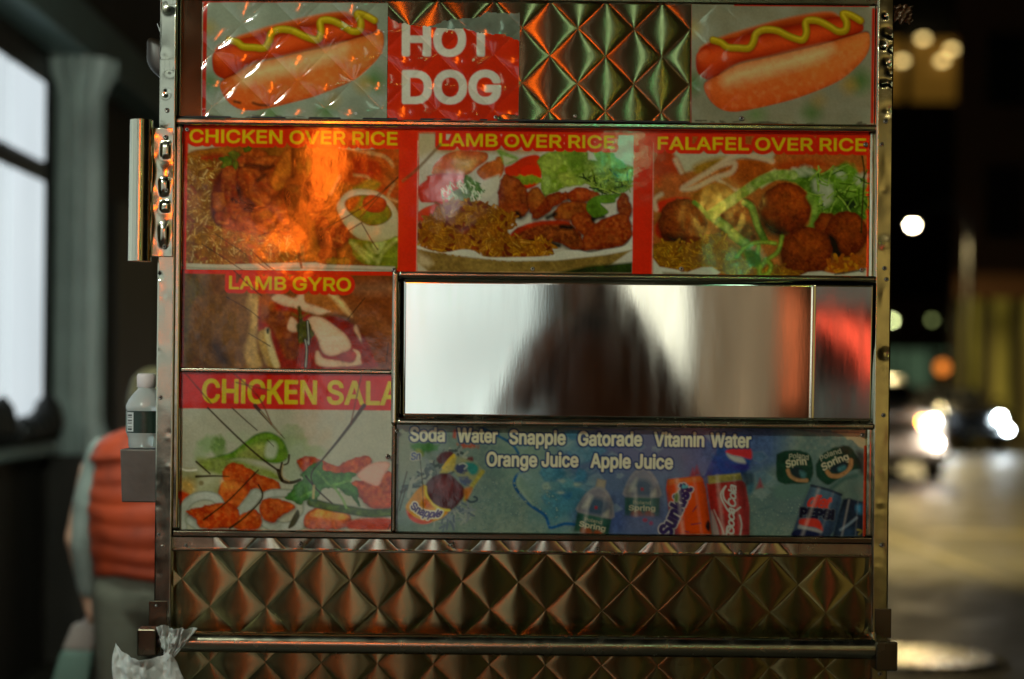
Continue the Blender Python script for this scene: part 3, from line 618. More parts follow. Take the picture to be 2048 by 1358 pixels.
box('post', 3.7, 3.74, FY + .3, FY + .33, 0, .55, M_metal_dk, rs)
ts = empty('added_tube_light', (1.6, FY + .2, 4.3), 'added tall pale green tube light mirrored as streaks in the upper quilted steel', 'sign')  # tube light added out of view to put mint streaks in the quilt
box('light_tube', 1.46, 1.72, FY + .15, FY + .22, 4.35, 6.6, mat('mint_light_tube', (.8, 1, .9), .3, emit=((.66, 1.0, .70), 5.5)), ts, .02); box('tube_back', 1.40, 1.78, FY - .08, FY + .149, 4.3, 6.65, M_metal_dk, ts)
def glint(x, z, r, col_, L, label):
    e = empty('wall_lamp', (x, FY + .3, z), label, 'lamp', 'small lamps mirrored as glints on the posters'); m_ = mat('wall_lamp_lens', col_, .3, emit=(col_, L))
    lathe('lens', [(.02, r * .5), (r * .7, r * .4), (r, 0)], m_, e, 18, (x, FY + .3, z), axis='Y'); box('housing', x - r * 1.1, x + r * 1.1, FY + .1, FY + .29, z - r * 1.1, z + r * 1.1, M_metal_dk, e, .02); box('bracket', x - .03, x + .03, FY - .08, FY + .1, z - .03, z + .03, M_metal_dk, e)
glint(2.42, 2.68, .06, (.06, 1.0, .35), 40, 'green signal mirrored as a glint at the foot of the falafel poster')
glint(2.28, 3.22, .09, (1.0, .72, .10), 45, 'amber lamp mirrored as a glint on the falafel poster')
glint(1.32, 3.75, .08, (.10, 1.0, .45), 28, 'green signal mirrored as a glint on the lamb poster lettuce')
glint(-.38, 3.40, .09, (1.0, .97, .9), 24, 'white lamp mirrored as a glint on the lamb poster herbs')
STEP = 1.5
RED = (176, 42, 16); YEL = (176, 160, 18); PAPER = (158, 156, 142)

def art_hotdog(x0, x1, v0, v1, right=False):
    c = Canvas(x0, v0, x1, v1, STEP, (120, 128, 112) if not right else (122, 120, 98))
    full = [np.array([(x0 - 9, v0 - 9), (x1 + 9, v0 - 9), (x1 + 9, v1 + 9), (x0 - 9, v1 + 9)], float)]
    c.speckle(full, 60, .35, (98, 104, 88), (140, 146, 130), 4 + right)
    k = 1.015 if right else 1.0; off = 1390 - 424 * k if right else 0
    def T(*p): return D([((240 + x / 3.657) * k + off, (y / 3.657) * (1.0 if not right else 1.01)) for x, y in p])
    def S(*p): return [spline(T(*p))]
    for (x, y, r, col) in ((660, 610, 60, (52, 96, 40)), (1860, 590, 75, (60, 100, 42)), (1510, 820, 55, (66, 104, 44)),
                           (1110, 830, 60, (92, 120, 70)), (1780, 620, 40, (150, 120, 40)), (650, 210, 34, (150, 130, 60)), (1560, 730, 30, (140, 118, 60))):
        c.paint([spline(T((x - r, y), (x, y - r), (x + r, y), (x, y + r)))], col, 16, .8)
    # back half of the roll
    c.paint(S((700, 360), (820, 285), (1000, 222), (1250, 152), (1450, 108), (1620, 86), (1690, 105), (1720, 150), (1740, 220), (1300, 330), (800, 420)),
            (158, 72, 22), 3, 1, var=(60, .5, (128, 44, 14)), rim=(9, (176, 108, 62), .7))
    c.paint(S((1000, 255), (1200, 205), (1400, 165), (1640, 120), (1690, 140), (1500, 210), (1200, 260)), (112, 28, 10), 4, .7)
    # sausage
    c.paint(S((676, 440), (690, 385), (740, 335), (830, 300), (1000, 265), (1200, 228), (1450, 178), (1680, 128), (1800, 122), (1866, 160), (1872, 232),
              (1700, 292), (1500, 350), (1250, 405), (1010, 455), (890, 515), (800, 580), (735, 570), (688, 525)),
            (170, 62, 20), 1.5, 1, var=(40, .5, (150, 46, 14)), rim=(26, (120, 28, 8), .75), seed=3)
    c.stroke(T((740, 430), (900, 390), (1150, 335), (1450, 265), (1750, 190)), 22, (192, 84, 32), 9, .6)
    c.paint(S((690, 400), (730, 370), (770, 380), (740, 430), (700, 440)), (186, 92, 50), 4, .7)
    # mustard
    m = T((800, 292), (860, 312), (905, 345), (980, 350), (1055, 352), (1090, 310), (1110, 248), (1170, 218), (1260, 225), (1330, 258), (1400, 285),
          (1448, 290), (1472, 240), (1466, 172), (1492, 150), (1560, 156), (1640, 195), (1700, 230), (1752, 222), (1762, 165), (1735, 105), (1790, 112), (1862, 152))
    c.stroke(m + np.array([1.5, 3.5]), 13, (104, 34, 8), 3, .6)
    c.stroke(m, 15, (152, 132, 18), 1.0, rim=(5, (122, 96, 10)))
    c.stroke(m + np.array([-1, -3]), 4, (182, 166, 48), 2, .7)
    # front half of the roll
    fb = S((736, 640), (756, 592), (850, 542), (980, 472), (1150, 430), (1400, 372), (1600, 322), (1800, 262), (1908, 238), (1930, 290), (1915, 380), (1850, 470),
           (1720, 580), (1550, 660), (1350, 730), (1100, 790), (950, 812), (850, 790), (775, 725))
    c.paint([fb[0] + np.array([0, -2.5])], (90, 20, 6), 3, .8)
    c.paint(fb, (190, 118, 56), 1.4, 1, grad=(0.0, .75, (178, 66, 14)), rim=(16, (150, 62, 16), .6), seed=5)
    c.paint(S((880, 560), (1000, 490), (1200, 442), (1450, 378), (1650, 340), (1600, 420), (1300, 520), (1000, 590), (900, 620)), (192, 164, 116), 13, .85)
    c.speckle(fb, 9, .16, (140, 60, 20), (210, 160, 110), 8)
    for q in (((840, 745), (880, 755)), ((975, 755), (1020, 770), (1085, 772))) if not right else ():
        c.stroke(T(*q), 5, (50, 34, 22), 2, .8, smooth=False)
    # border of the print
    if not right:
        c.stroke(D([(411, 8), (408, 240)]), 8, (150, 36, 18), 1, smooth=False)
        c.stroke(D([(405, 2), (775, 2)]), 7, (140, 30, 16), 1, smooth=False)
    else:
        c.stroke(D([(1470, 10), (1735, 12)]), 6, (150, 36, 18), 1, smooth=False)
        c.stroke(D([(1746, 20), (1743, 245)]), 6, (150, 36, 18), 1, smooth=False)
        c.stroke(D([(1381, 5), (1381, 248)]), 3, (120, 36, 20), 1, smooth=False)
    r = random.Random(11 + right)
    for i in range(16):        # scuffed lower edge
        x = r.uniform(x0, x1); c.stroke([(x, v1 - r.uniform(0, 5)), (x + r.uniform(5, 22), v1 - r.uniform(0, 4))], r.uniform(1, 4), (70, 66, 52), 1, .8, smooth=False)
    return c

def art_hot_dog_sign(x0, x1, v0, v1):
    c = Canvas(x0, v0, x1, v1, STEP, (168, 44, 18))
    full = [np.array([(x0 - 9, v0 - 9), (x1 + 9, v0 - 9), (x1 + 9, v1 + 9), (x0 - 9, v1 + 9)], float)]
    c.speckle(full, 50, .3, (140, 30, 12), (180, 56, 24), 2)
    W = (176, 174, 160)
    c.text("HOT", *D([(808, 110), (986, 110)]), 60, W, .07)
    c.text("DOG", *D([(808, 205), (998, 205)]), 60, W, .07)
    return c

def art_banner(x0, x1, v0, v1):
    c = Canvas(x0, v0, x1, v1, STEP, RED)
    full = [np.array([(x0 - 9, v0 - 9), (x1 + 9, v0 - 9), (x1 + 9, v1 + 9), (x0 - 9, v1 + 9)], float)]
    c.speckle(full, 70, .2, (150, 34, 12), (188, 50, 20), 2)
    # ---------- chicken over rice
    A = Tm(240, 230, 3.413)
    S = lambda *p: [spline(A(*p))]
    ph = [A((468, 190), (1905, 190), (1903, 1030), (1880, 1075), (445, 1060))]
    c.paint(ph, (118, 82, 24), 1, var=(60, .5, (96, 52, 16)))
    c.paint([A((468, 190), (720, 195), (700, 215), (600, 232), (520, 240), (466, 262))], (156, 150, 126), 2)
    c.paint(S((470, 260), (600, 235), (760, 225), (740, 290), (560, 330), (470, 330)), (128, 84, 22), 5)
    c.paint(S((535, 290), (640, 265), (700, 270), (690, 320), (560, 312)), (132, 42, 12), 5, .9)
    rice = spline(A((462, 330), (560, 320), (660, 330), (680, 420), (640, 560), (620, 680), (720, 760), (900, 740), (1100, 800), (1190, 830), (1220, 1010), (900, 1030), (446, 1020)))
    c.paint([rice], (118, 84, 26), 3)
    c.grains(rice, 620, 20, 4.8, [(150, 118, 48), (140, 104, 36), (172, 148, 84), (128, 88, 26), (160, 130, 62), (182, 160, 104), (112, 68, 20)], seed=5, rimc=(3, (116, 76, 22)))
    c.grains(rice, 22, 14, 6, [(112, 60, 18), (120, 66, 22)], seed=9)
    # back: peppers, onions, tomato
    c.paint(S((1350, 215), (1560, 205), (1750, 240), (1900, 260), (1903, 560), (1700, 500), (1560, 470), (1380, 420)), (148, 62, 18), 5, var=(30, .6, (128, 84, 30)))
    c.paint(S((1590, 290), (1700, 300), (1770, 330), (1780, 400), (1700, 430), (1600, 400)), (142, 40, 10), 4)
    c.paint([A((1460, 205), (1690, 205), (1740, 232), (1610, 240), (1470, 224))], (160, 156, 130), 1.5)
    for q in (((1560, 225), (1700, 262), (1800, 280), (1850, 330)), ((1700, 250), (1830, 300), (1862, 350)), ((1600, 410), (1680, 420), (1700, 440)), ((1870, 470), (1830, 560), (1890, 590)), ((1500, 420), (1470, 480), (1440, 540))):
        c.stroke(A(*q), 6, (160, 128, 82), 2.5, .8)
    c.paint(S((1640, 470), (1700, 440), (1780, 470), (1720, 530), (1600, 560), (1570, 520)), (116, 108, 30), 4)
    # chicken pieces
    meat = [(1120, 300), (960, 280), (840, 270), (720, 350), (640, 450), (620, 600), (640, 720), (760, 790), (900, 800), (1100, 800), (1190, 780), (1300, 640), (1380, 500), (1400, 330), (1270, 240)]
    c.paint(S(*meat), (104, 42, 12), 4, var=(26, .8, (66, 22, 10)))
    r = random.Random(21)
    M = [(136, 62, 16), (150, 74, 20), (128, 50, 12), (158, 88, 30), (140, 58, 20), (120, 40, 12)]
    def chunk(x, y, w, h, ang, col):
        n = 9; pts = []
        for i in range(n):
            a = i / n * 2 * math.pi; rr = r.uniform(.78, 1.15); px, py = math.cos(a) * w * rr, math.sin(a) * h * rr
            pts.append((x + px * math.cos(ang) - py * math.sin(ang), y + px * math.sin(ang) + py * math.cos(ang)))
        P = spline(A(*pts))
        c.paint([P + np.array([2.0, 4.0])], (46, 18, 12), 4, .65)
        c.paint([P], col, 1.6, 1, var=[(16, .7, (104, 36, 10)), (7, .35, (176, 116, 50))], rim=(9, (92, 30, 8), .7), grad=(0, .35, (92, 32, 10)), seed=r.randrange(99))
        c.stroke([P[4] * .8 + P[14] * .2, P[9] * .55 + P[20] * .45], 4, (182, 122, 56), 2.5, .5, smooth=False)
    for (x, y, w, h, a) in ((930, 270, 90, 50, .2), (770, 300, 60, 50, 0), (860, 320, 110, 45, .3), (1010, 320, 100, 50, -.2), (740, 440, 60, 120, .2), (690, 600, 70, 90, -.3), (900, 420, 100, 70, .4), (880, 480, 70, 110, -.2),
                            (1010, 480, 80, 120, .5), (960, 560, 110, 60, .7), (1100, 380, 70, 130, .5), (760, 560, 50, 90, -.2), (780, 660, 90, 60, .3), (700, 700, 70, 50, .2), (860, 700, 70, 60, -.4), (920, 760, 70, 50, .2),
                            (1030, 690, 120, 70, .1), (1000, 760, 90, 50, -.2), (1130, 730, 80, 90, .2), (1090, 620, 70, 60, 0), (1220, 560, 60, 70, .2), (1330, 620, 60, 90, .3), (1380, 760, 50, 80, -.2), (1430, 870, 80, 70, .2), (1500, 800, 70, 80, .5), (1420, 950, 70, 60, .2)):
        chunk(x, y, w * 1.0, h * 1.0, a, r.choice(M))
    for (p, q) in (((860, 345), (960, 350)), ((980, 360), (1050, 350)), ((940, 450), (990, 410)), ((810, 500), (830, 580)), ((830, 590), (900, 620)), ((860, 640), (900, 650)), ((770, 580), (800, 590))):
        c.stroke(A(p, q), 9, (38, 16, 14), 3, .9, smooth=False)
    # onion / pepper strips in the middle
    for pts, col in ((((1110, 260), (1170, 230), (1200, 250), (1190, 420), (1120, 500), (1060, 520), (1030, 440)), (150, 96, 30)), (((1210, 240), (1300, 240), (1330, 310), (1300, 400), (1250, 470), (1200, 420)), (128, 84, 24)),
                     (((1150, 430), (1250, 400), (1250, 480), (1180, 540), (1120, 500)), (116, 66, 18)), (((1260, 270), (1310, 300), (1310, 380), (1270, 430)), (150, 112, 34))):
        c.paint(S(*pts), col, 2, 1, var=(14, .5, (104, 52, 14)), rim=(7, (92, 44, 12), .8))
    c.stroke(A((1180, 240), (1178, 420)), 7, (58, 22, 12), 2, .8, smooth=False)
    # long dark fold of meat
    c.paint(S((1130, 500), (1240, 480), (1290, 560), (1270, 690), (1290, 830), (1240, 1010), (1200, 900), (1160, 740)), (92, 50, 16), 2, 1, var=(16, .6, (70, 62, 22)), rim=(8, (40, 24, 12), .9))
    c.paint(S((1130, 520), (1160, 530), (1170, 620), (1130, 600)), (40, 20, 16), 3)
    c.paint(S((1340, 760), (1400, 780), (1410, 900), (1350, 880)), (44, 22, 14), 5, .9)
    c.paint(S((1210, 900), (1250, 880), (1262, 960), (1240, 1040)), (86, 84, 44), 2)
    # parsley
    for pts in (((670, 300), (720, 280), (760, 290), (770, 340), (740, 350), (690, 360), (700, 325)), ((740, 255), (790, 245), (830, 275), (800, 300), (790, 340), (760, 300)), ((840, 225), (880, 205), (905, 215), (880, 250), (850, 250)), ((770, 330), (800, 310), (815, 340), (790, 375))):
        c.paint(S(*pts), (54, 92, 20), 1.5, 1, var=(10, .6, (86, 110, 34)), rim=(5, (30, 58, 14), .8), warp=(9, 3))
    # egg-shaped sauce cup
    cup = S((1480, 640), (1500, 580), (1560, 520), (1650, 505), (1760, 525), (1850, 590), (1900, 680), (1903, 840), (1800, 870), (1640, 850), (1540, 760))
    c.paint(cup, (160, 160, 136), 1.6, 1, grad=(0, .6, (136, 138, 88)), rim=(10, (126, 118, 74), .6))
    c.paint(S((1535, 600), (1580, 560), (1680, 545), (1790, 580), (1850, 650), (1850, 700), (1790, 745), (1700, 755), (1620, 710), (1560, 660)), (98, 104, 22), 1.6, 1, var=(20, .5, (84, 108, 30)), rim=(8, (70, 70, 14), .8))
    c.paint(S((1535, 600), (1580, 565), (1640, 560), (1600, 640), (1560, 655)), (142, 60, 14), 4, .9)
    c.paint(S((1665, 570), (1720, 545), (1800, 570), (1820, 610), (1790, 660), (1710, 665), (1660, 630)), (138, 48, 12), 1.6, 1, var=(10, .6, (156, 72, 22)), rim=(7, (100, 28, 8), .8))
    # lettuce
    let = S((1560, 850), (1640, 850), (1760, 880), (1900, 830), (1900, 1030), (1700, 1030), (1600, 960))
    c.paint(let, (104, 118, 34), 2, 1, var=(22, .7, (84, 104, 24)), warp=(20, 4))
    for q in (((1580, 870), (1680, 940), (1760, 1000)), ((1690, 890), (1740, 940), (1810, 870)), ((1600, 900), (1700, 1000)), ((1890, 850), (1800, 930), (1760, 1010))):
        c.stroke(A(*q), 7, (140, 150, 80), 3, .8)
    c.paint(S((1720, 880), (1810, 870), (1760, 950)), (140, 156, 92), 2)
    for cx, cy in ((1450, 1000), (1530, 1000)): c.paint([ell(240 + cx / 3.413, 230 + cy / 3.413, 15, 9)], (112, 98, 30), 2, 1, rim=(5, (80, 64, 14)))
    # tray rim
    c.paint([A((445, 1012), (700, 1022), (1000, 1012), (1340, 1006), (1400, 1020), (1880, 1036), (1860, 1082), (1400, 1086), (1300, 1060), (1180, 1080), (900, 1072), (445, 1062))], (160, 156, 136), 1.2)
    c.stroke(A((445, 1042), (800, 1052), (1300, 1046), (1860, 1062)), 3, (126, 122, 100), 1.5, .8)
    r2 = random.Random(4)
    for q, w in ((((1350, 800), (1640, 640), (1850, 470), (2030, 320)), 3.4), (((1560, 790), (1650, 735)), 3), (((1650, 740), (1720, 860), (1760, 920)), 2.6), (((650, 810), (900, 980), (1060, 1090)), 2.6), (((560, 880), (760, 1010), (900, 1100)), 2.2),
                 (((860, 890), (1010, 1030), (1130, 1100)), 2.8), (((1640, 700), (1900, 420), (1990, 380)), 2.4), (((1200, 830), (1240, 1040)), 5)):
        c.stroke(A(*q), w, (52, 40, 22), .8, .75)
    # ---------- lamb over rice
    A = Tm(780, 230, 3.938); S = lambda *p: [spline(A(*p))]
    c.paint([A((232, 150), (1925, 160), (1912, 1250), (216, 1232))], (162, 160, 146), 1, var=(90, .4, (146, 140, 112)))
    c.paint(S((232, 150), (420, 150), (400, 240), (230, 330)), (150, 140, 104), 8, .8)
    c.paint(S((380, 255), (900, 255), (1180, 280), (1100, 300), (800, 290), (450, 300)), (150, 112, 60), 6, .9)
    # pita pieces
    c.paint(S((335, 430), (360, 380), (440, 310), (560, 280), (720, 290), (770, 310), (760, 360), (690, 410), (610, 470), (480, 480), (340, 470)), (166, 84, 34), 1.6, 1, var=(26, .7, (160, 126, 72)), rim=(12, (150, 62, 22), .8))
    c.paint(S((500, 380), (600, 340), (680, 360), (600, 440), (530, 440)), (164, 138, 80), 7, .8)
    c.paint(S((690, 430), (800, 350), (880, 330), (900, 420), (860, 500), (760, 520), (700, 480)), (160, 96, 40), 1.6, 1, var=(20, .6, (150, 70, 24)), rim=(8, (140, 60, 20), .7))
    c.paint(S((225, 560), (290, 510), (300, 480), (430, 460), (600, 480), (640, 560), (560, 620), (480, 690), (300, 690), (240, 680), (222, 610)), (156, 40, 18), 1.6, 1, var=(26, .5, (172, 62, 36)), rim=(8, (130, 26, 10), .6))
    c.paint(S((222, 770), (300, 720), (420, 690), (380, 800), (230, 850)), (158, 48, 16), 1.6, 1, var=(20, .4, (176, 70, 30)))
    c.paint([A((720, 520), (860, 470), (870, 550), (800, 640), (700, 650))], (166, 164, 146), 3)
    # parsley
    c.paint(S((470, 640), (560, 560), (600, 480), (640, 500), (700, 540), (735, 590), (700, 650), (620, 680), (500, 690)), (92, 120, 72), 2, 1, var=(9, .8, (52, 92, 34)), warp=(8, 4))
    c.grains(spline(A((450, 560), (620, 520), (720, 560), (700, 660), (500, 690), (400, 640))), 60, 12, 2.2, [(160, 176, 150), (60, 96, 40), (190, 186, 170)], ang=(1.1, .5), seed=4)
    # tomatoes
    c.paint(S((900, 430), (960, 390), (1060, 330), (1170, 320), (1200, 420), (1170, 540), (1050, 590), (960, 560)), (180, 56, 12), 2, 1, var=(30, .6, (164, 40, 10)), rim=(10, (150, 36, 8), .6))
    c.paint(S((830, 260), (930, 300), (1010, 340), (960, 380), (900, 390), (870, 330)), (112, 140, 60), 3, .9)
    c.paint([A((890, 320), (990, 350), (900, 392))], (162, 164, 132), 2)
    c.paint([A((780, 320), (840, 318), (830, 352), (775, 372))], (164, 166, 150), 2)
    c.paint(S((1040, 420), (1110, 400), (1170, 430), (1165, 520), (1070, 560), (1040, 500)), (190, 46, 8), 3)
    c.paint(S((950, 500), (1080, 470), (1200, 500), (1190, 540), (1010, 540)), (112, 128, 34), 2, 1, warp=(9, 5))
    # lettuce
    let = S((1170, 380), (1200, 310), (1290, 280), (1450, 270), (1560, 285), (1620, 280), (1760, 290), (1780, 350), (1900, 400), (1915, 480), (1880, 600), (1780, 610), (1650, 620), (1560, 560), (1420, 570), (1300, 610), (1215, 640), (1190, 540), (1210, 470))
    c.paint(let, (112, 134, 40), 2, 1, var=[(30, .8, (84, 108, 22)), (9, .5, (150, 164, 86))], warp=(16, 5), rim=(6, (80, 100, 24), .6))
    for pts, col in ((((1180, 380), (1230, 300), (1330, 300), (1360, 380), (1300, 450), (1210, 460)), (142, 156, 74)), (((1210, 470), (1260, 480), (1270, 580), (1220, 630), (1195, 570)), (136, 156, 86)), (((1320, 470), (1420, 450), (1480, 520), (1440, 560), (1350, 540)), (146, 156, 70)),
                     (((1400, 300), (1500, 290), (1540, 360), (1480, 420), (1400, 400)), (92, 118, 36)), (((1480, 470), (1640, 420), (1760, 370), (1700, 440), (1560, 500)), (150, 168, 96)), (((1590, 300), (1720, 290), (1770, 340), (1680, 400), (1610, 370)), (100, 126, 34))):
        c.paint(S(*pts), col, 3, .9, var=(12, .5, (112, 134, 44)), rim=(6, (92, 112, 30), .6))
    c.paint(S((1560, 490), (1700, 460), (1800, 500), (1860, 560), (1800, 620), (1680, 600), (1600, 560)), (58, 76, 18), 6, .9, var=(9, .9, (104, 122, 36)))
    c.grains(spline(A((1540, 480), (1880, 460), (1860, 600), (1640, 600))), 70, 22, 2.6, [(130, 146, 64), (40, 52, 16), (100, 120, 34)], seed=8)
    c.paint([A((1560, 285), (1600, 300), (1630, 360), (1560, 350))], (164, 160, 146), 2)
    # meat
    meat = [((860, 560), (900, 470), (1000, 500), (1080, 600), (1100, 720), (1050, 800), (960, 800), (860, 770), (850, 680)), ((1080, 620), (1150, 570), (1210, 620), (1230, 700), (1180, 780), (1100, 760)), ((1200, 690), (1260, 620), (1380, 610), (1420, 650), (1300, 720), (1200, 800), (1120, 820), (1130, 760)),
            ((1400, 620), (1480, 570), (1580, 590), (1660, 640), (1560, 680), (1440, 690)), ((1280, 800), (1310, 730), (1400, 680), (1540, 690), (1560, 760), (1460, 820), (1340, 830)), ((1800, 640), (1850, 620), (1890, 680), (1905, 760), (1870, 800), (1790, 760)), ((1440, 790), (1540, 760), (1600, 820), (1620, 900), (1540, 960), (1440, 860)),
            ((1560, 900), (1640, 840), (1780, 780), (1870, 790), (1905, 880), (1900, 960), (1830, 1030), (1700, 1050), (1560, 1070), (1500, 1060), (1520, 960)), ((960, 960), (1000, 890), (1150, 850), (1330, 830), (1420, 860), (1500, 940), (1530, 1040), (1440, 1060), (1330, 1010), (1200, 990), (1060, 1010))]
    cols = [(132, 66, 18), (150, 96, 36), (124, 46, 12), (142, 56, 16), (140, 88, 28), (122, 48, 12), (134, 62, 18), (128, 54, 14), (90, 44, 14)]
    for i in (0, 1, 2, 3, 5, 4, 6, 7, 8):
        P = spline(A(*meat[i])); c.paint([P + np.array([1.0, 5.0])], (32, 18, 12), 4, .7)
        c.paint([P], cols[i], 1.8, 1, var=[(18, .6, (108, 36, 10)), (6, .45, (160, 96, 40))], rim=(9, (100, 30, 8), .8), warp=(8, 2.5), seed=30 + i, grad=(0, .3, (92, 40, 12)))
    c.stroke(A((960, 950), (1050, 890), (1200, 850), (1400, 850)), 9, (150, 48, 14), 3, .9)
    for q in (((1000, 770), (1020, 800)), ((1060, 1000), (1200, 1000), (1330, 1030)), ((1300, 780), (1240, 810)), ((1620, 790), (1600, 830)), ((1350, 880), (1430, 890)), ((1600, 810), (1680, 800))):
        c.stroke(A(*q), 9, (24, 22, 14), 3, .9)
    # parsley leaf
    c.paint(S((1545, 740), (1560, 680), (1620, 640), (1700, 625), (1820, 625), (1780, 660), (1770, 690), (1700, 700), (1660, 700), (1720, 760), (1690, 790), (1620, 810), (1580, 790)), (86, 116, 30), 1.5, 1, var=(16, .6, (62, 88, 20)), rim=(5, (56, 80, 16), .7))
    # rice
    rice = spline(A((225, 900), (260, 830), (350, 770), (380, 720), (480, 690), (640, 680), (800, 720), (960, 790), (990, 830), (930, 900), (960, 960), (1060, 1000), (1180, 1000), (1270, 1010), (1230, 1110), (900, 1120), (740, 1110), (680, 1070), (420, 1075), (225, 1000)))
    c.paint([rice], (128, 88, 14), 2)
    c.grains(rice, 480, 24, 4.6, [(160, 120, 22), (146, 106, 18), (172, 136, 34), (128, 82, 12), (150, 104, 24), (112, 66, 14), (164, 128, 52)], seed=15, curve=.45, rimc=(3, (116, 74, 12)))
    c.grains(rice, 40, 8, 6, [(92, 40, 12), (110, 52, 14)], seed=16)
    # tray
    c.paint([spline(A((222, 1030), (300, 1060), (420, 1085), (560, 1060), (660, 1070), (740, 1115), (900, 1122), (1240, 1112), (1320, 1080), (1400, 1065), (1500, 1070), (1580, 1085), (1700, 1060), (1850, 1030), (1915, 950), (1912, 1060), (1700, 1100), (1300, 1145), (900, 1148), (500, 1100), (222, 1055)), n=3)], (168, 168, 152), 1.2)
    c.paint([A((220, 1060), (500, 1108), (900, 1152), (1300, 1148), (1700, 1104), (1905, 1062), (1740, 1180), (1560, 1240), (700, 1240), (300, 1230), (216, 1160))], (122, 104, 54), 2, 1, var=(60, .5, (104, 84, 36)))
    c.paint([A((220, 1085), (300, 1120), (340, 1170), (300, 1200), (216, 1180))], (156, 144, 112), 6)
    c.paint([A((1560, 1190), (1910, 1160), (1910, 1250), (1300, 1248))], (40, 58, 20), 3, 1, var=(20, .6, (26, 34, 14)))
    # ---------- falafel over rice
    A = Tm(1260, 230, 3.657); S = lambda *p: [spline(A(*p))]
    c.paint([A((180, 160), (1730, 150), (1728, 1165), (168, 1165))], (150, 96, 40), 1, var=(60, .5, (132, 70, 24)))
    c.paint([A((300, 265), (1060, 275), (1040, 330), (800, 320), (400, 420), (330, 330))], (152, 150, 124), 4)
    c.paint(S((180, 280), (300, 270), (380, 400), (330, 470), (200, 520)), (150, 56, 18), 5)
    c.paint(S((230, 460), (350, 430), (440, 480), (420, 600), (300, 620), (220, 560)), (158, 90, 42), 8)
    c.paint(S((460, 380), (560, 330), (700, 310), (640, 380), (500, 430)), (134, 104, 34), 6)
    c.paint(S((800, 330), (950, 340), (1040, 400), (900, 500), (760, 520), (720, 430)), (142, 74, 20), 6)
    c.paint(S((1060, 330), (1250, 290), (1480, 330), (1500, 390), (1300, 400), (1080, 430)), (156, 90, 38), 6)
    c.paint(S((1080, 360), (1300, 320), (1450, 370), (1250, 390), (1120, 420)), (148, 66, 18), 6)
    c.paint(S((200, 640), (330, 600), (460, 620), (440, 680), (300, 720), (190, 700)), (168, 42, 8), 3)
    c.paint(S((185, 800), (240, 760), (260, 900), (190, 880)), (160, 42, 10), 3)
    for q, w in ((((330, 330), (375, 420)), 9), (((760, 290), (600, 400), (470, 480), (380, 540), (480, 530), (620, 460), (740, 420), (760, 350), (640, 380), (560, 430)), 10), (((640, 470), (740, 540), (800, 560)), 8), (((860, 290), (1040, 340)), 9), (((190, 690), (180, 620), (230, 580)), 9)):
        c.stroke(A(*q), w, (168, 152, 124), 3, .9)
    c.paint(S((450, 600), (560, 520), (680, 500), (760, 560), (740, 640), (600, 700), (470, 660)), (128, 78, 14), 3, 1, var=(20, .5, (146, 100, 24)))
    # lettuce mass
    let = S((1080, 470), (1180, 420), (1280, 390), (1440, 420), (1540, 350), (1620, 360), (1690, 440), (1730, 540), (1725, 760), (1600, 720), (1520, 720), (1440, 780), (1340, 820), (1330, 640), (1240, 520))
    c.paint(let, (86, 118, 30), 3, 1, var=[(34, .8, (62, 94, 18)), (10, .5, (112, 142, 58))], warp=(18, 6))
    for cx, cy, rx, ry in ((1400, 525, 22, 15), (1230, 420, 16, 8), (1300, 405, 14, 7), (1530, 430, 12, 8), (1440, 610, 10, 22), (1690, 470, 10, 14)):
        c.paint([ell(1260 + cx / 3.657, 230 + cy / 3.657, rx, ry, .5)], (152, 158, 132), 5, .85, warp=(9, 4))
    c.paint(S((1570, 630), (1640, 620), (1660, 680), (1590, 700)), (22, 40, 24), 5, .9)
    c.grains(spline(A((1330, 420), (1700, 420), (1720, 740), (1400, 760))), 60, 26, 3, [(120, 146, 60), (58, 84, 20), (98, 130, 44)], seed=18)
    c.paint([A((920, 480), (1060, 395), (1120, 430), (960, 540))], (148, 152, 112), 3)
    # falafel balls
    def ball(cx, cy, r, seed, sq=1.0, col=(132, 62, 12)):
        P = ell(1260 + cx / 3.657, 230 + cy / 3.657, r / 3.657, r * sq / 3.657)
        c.paint([P + np.array([-2., 4.])], (34, 18, 12), 6, .7)
        c.paint([P], col, 1.6, 1, var=[(12, .8, (98, 34, 8)), (4, .5, (160, 84, 26))], rim=(20, (84, 30, 8), .85), grad=(-.2, .45, (72, 28, 10)), warp=(10, 3), seed=seed)
        c.paint([ell(1260 + (cx + r * .15) / 3.657, 230 + (cy - r * .3) / 3.657, r * .5 / 3.657, r * .35 / 3.657)], (158, 88, 26), 16, .5, var=(5, .6, (120, 50, 12)))
    ball(800, 760, 165, 1, 1.0, (128, 60, 14))
    c.paint(S((720, 800), (880, 790), (940, 900), (880, 930), (760, 860)), (40, 18, 14), 7, .85, var=(6, .5, (112, 48, 14)))
    ball(385, 790, 178, 2)
    c.paint(S((240, 880), (340, 880), (420, 900), (380, 950), (320, 950)), (36, 18, 14), 8, .9)
    # strap of lettuce
    c.stroke(A((590, 730), (690, 660), (840, 560), (960, 480), (1080, 440), (1190, 440)), 20, (104, 130, 46), 2.5, var=(12, .7, (146, 158, 96)))
    c.stroke(A((600, 740), (700, 820), (760, 880), (850, 950)), 20, (108, 138, 54), 2, var=(12, .7, (140, 160, 92)), rim=(6, (70, 98, 24)))
    c.stroke(A((470, 640), (520, 680), (570, 740)), 9, (70, 112, 28), 2)
    c.stroke(A((840, 640), (890, 680), (930, 800), (980, 910)), 15, (82, 116, 36), 2, var=(14, .7, (118, 146, 66)), rim=(5, (60, 90, 20)))
    ball(1140, 680, 188, 3, .97, (138, 58, 10))
    c.paint(S((960, 760), (1040, 800), (1150, 860), (1110, 900), (1000, 860)), (34, 18, 16), 8, .9)
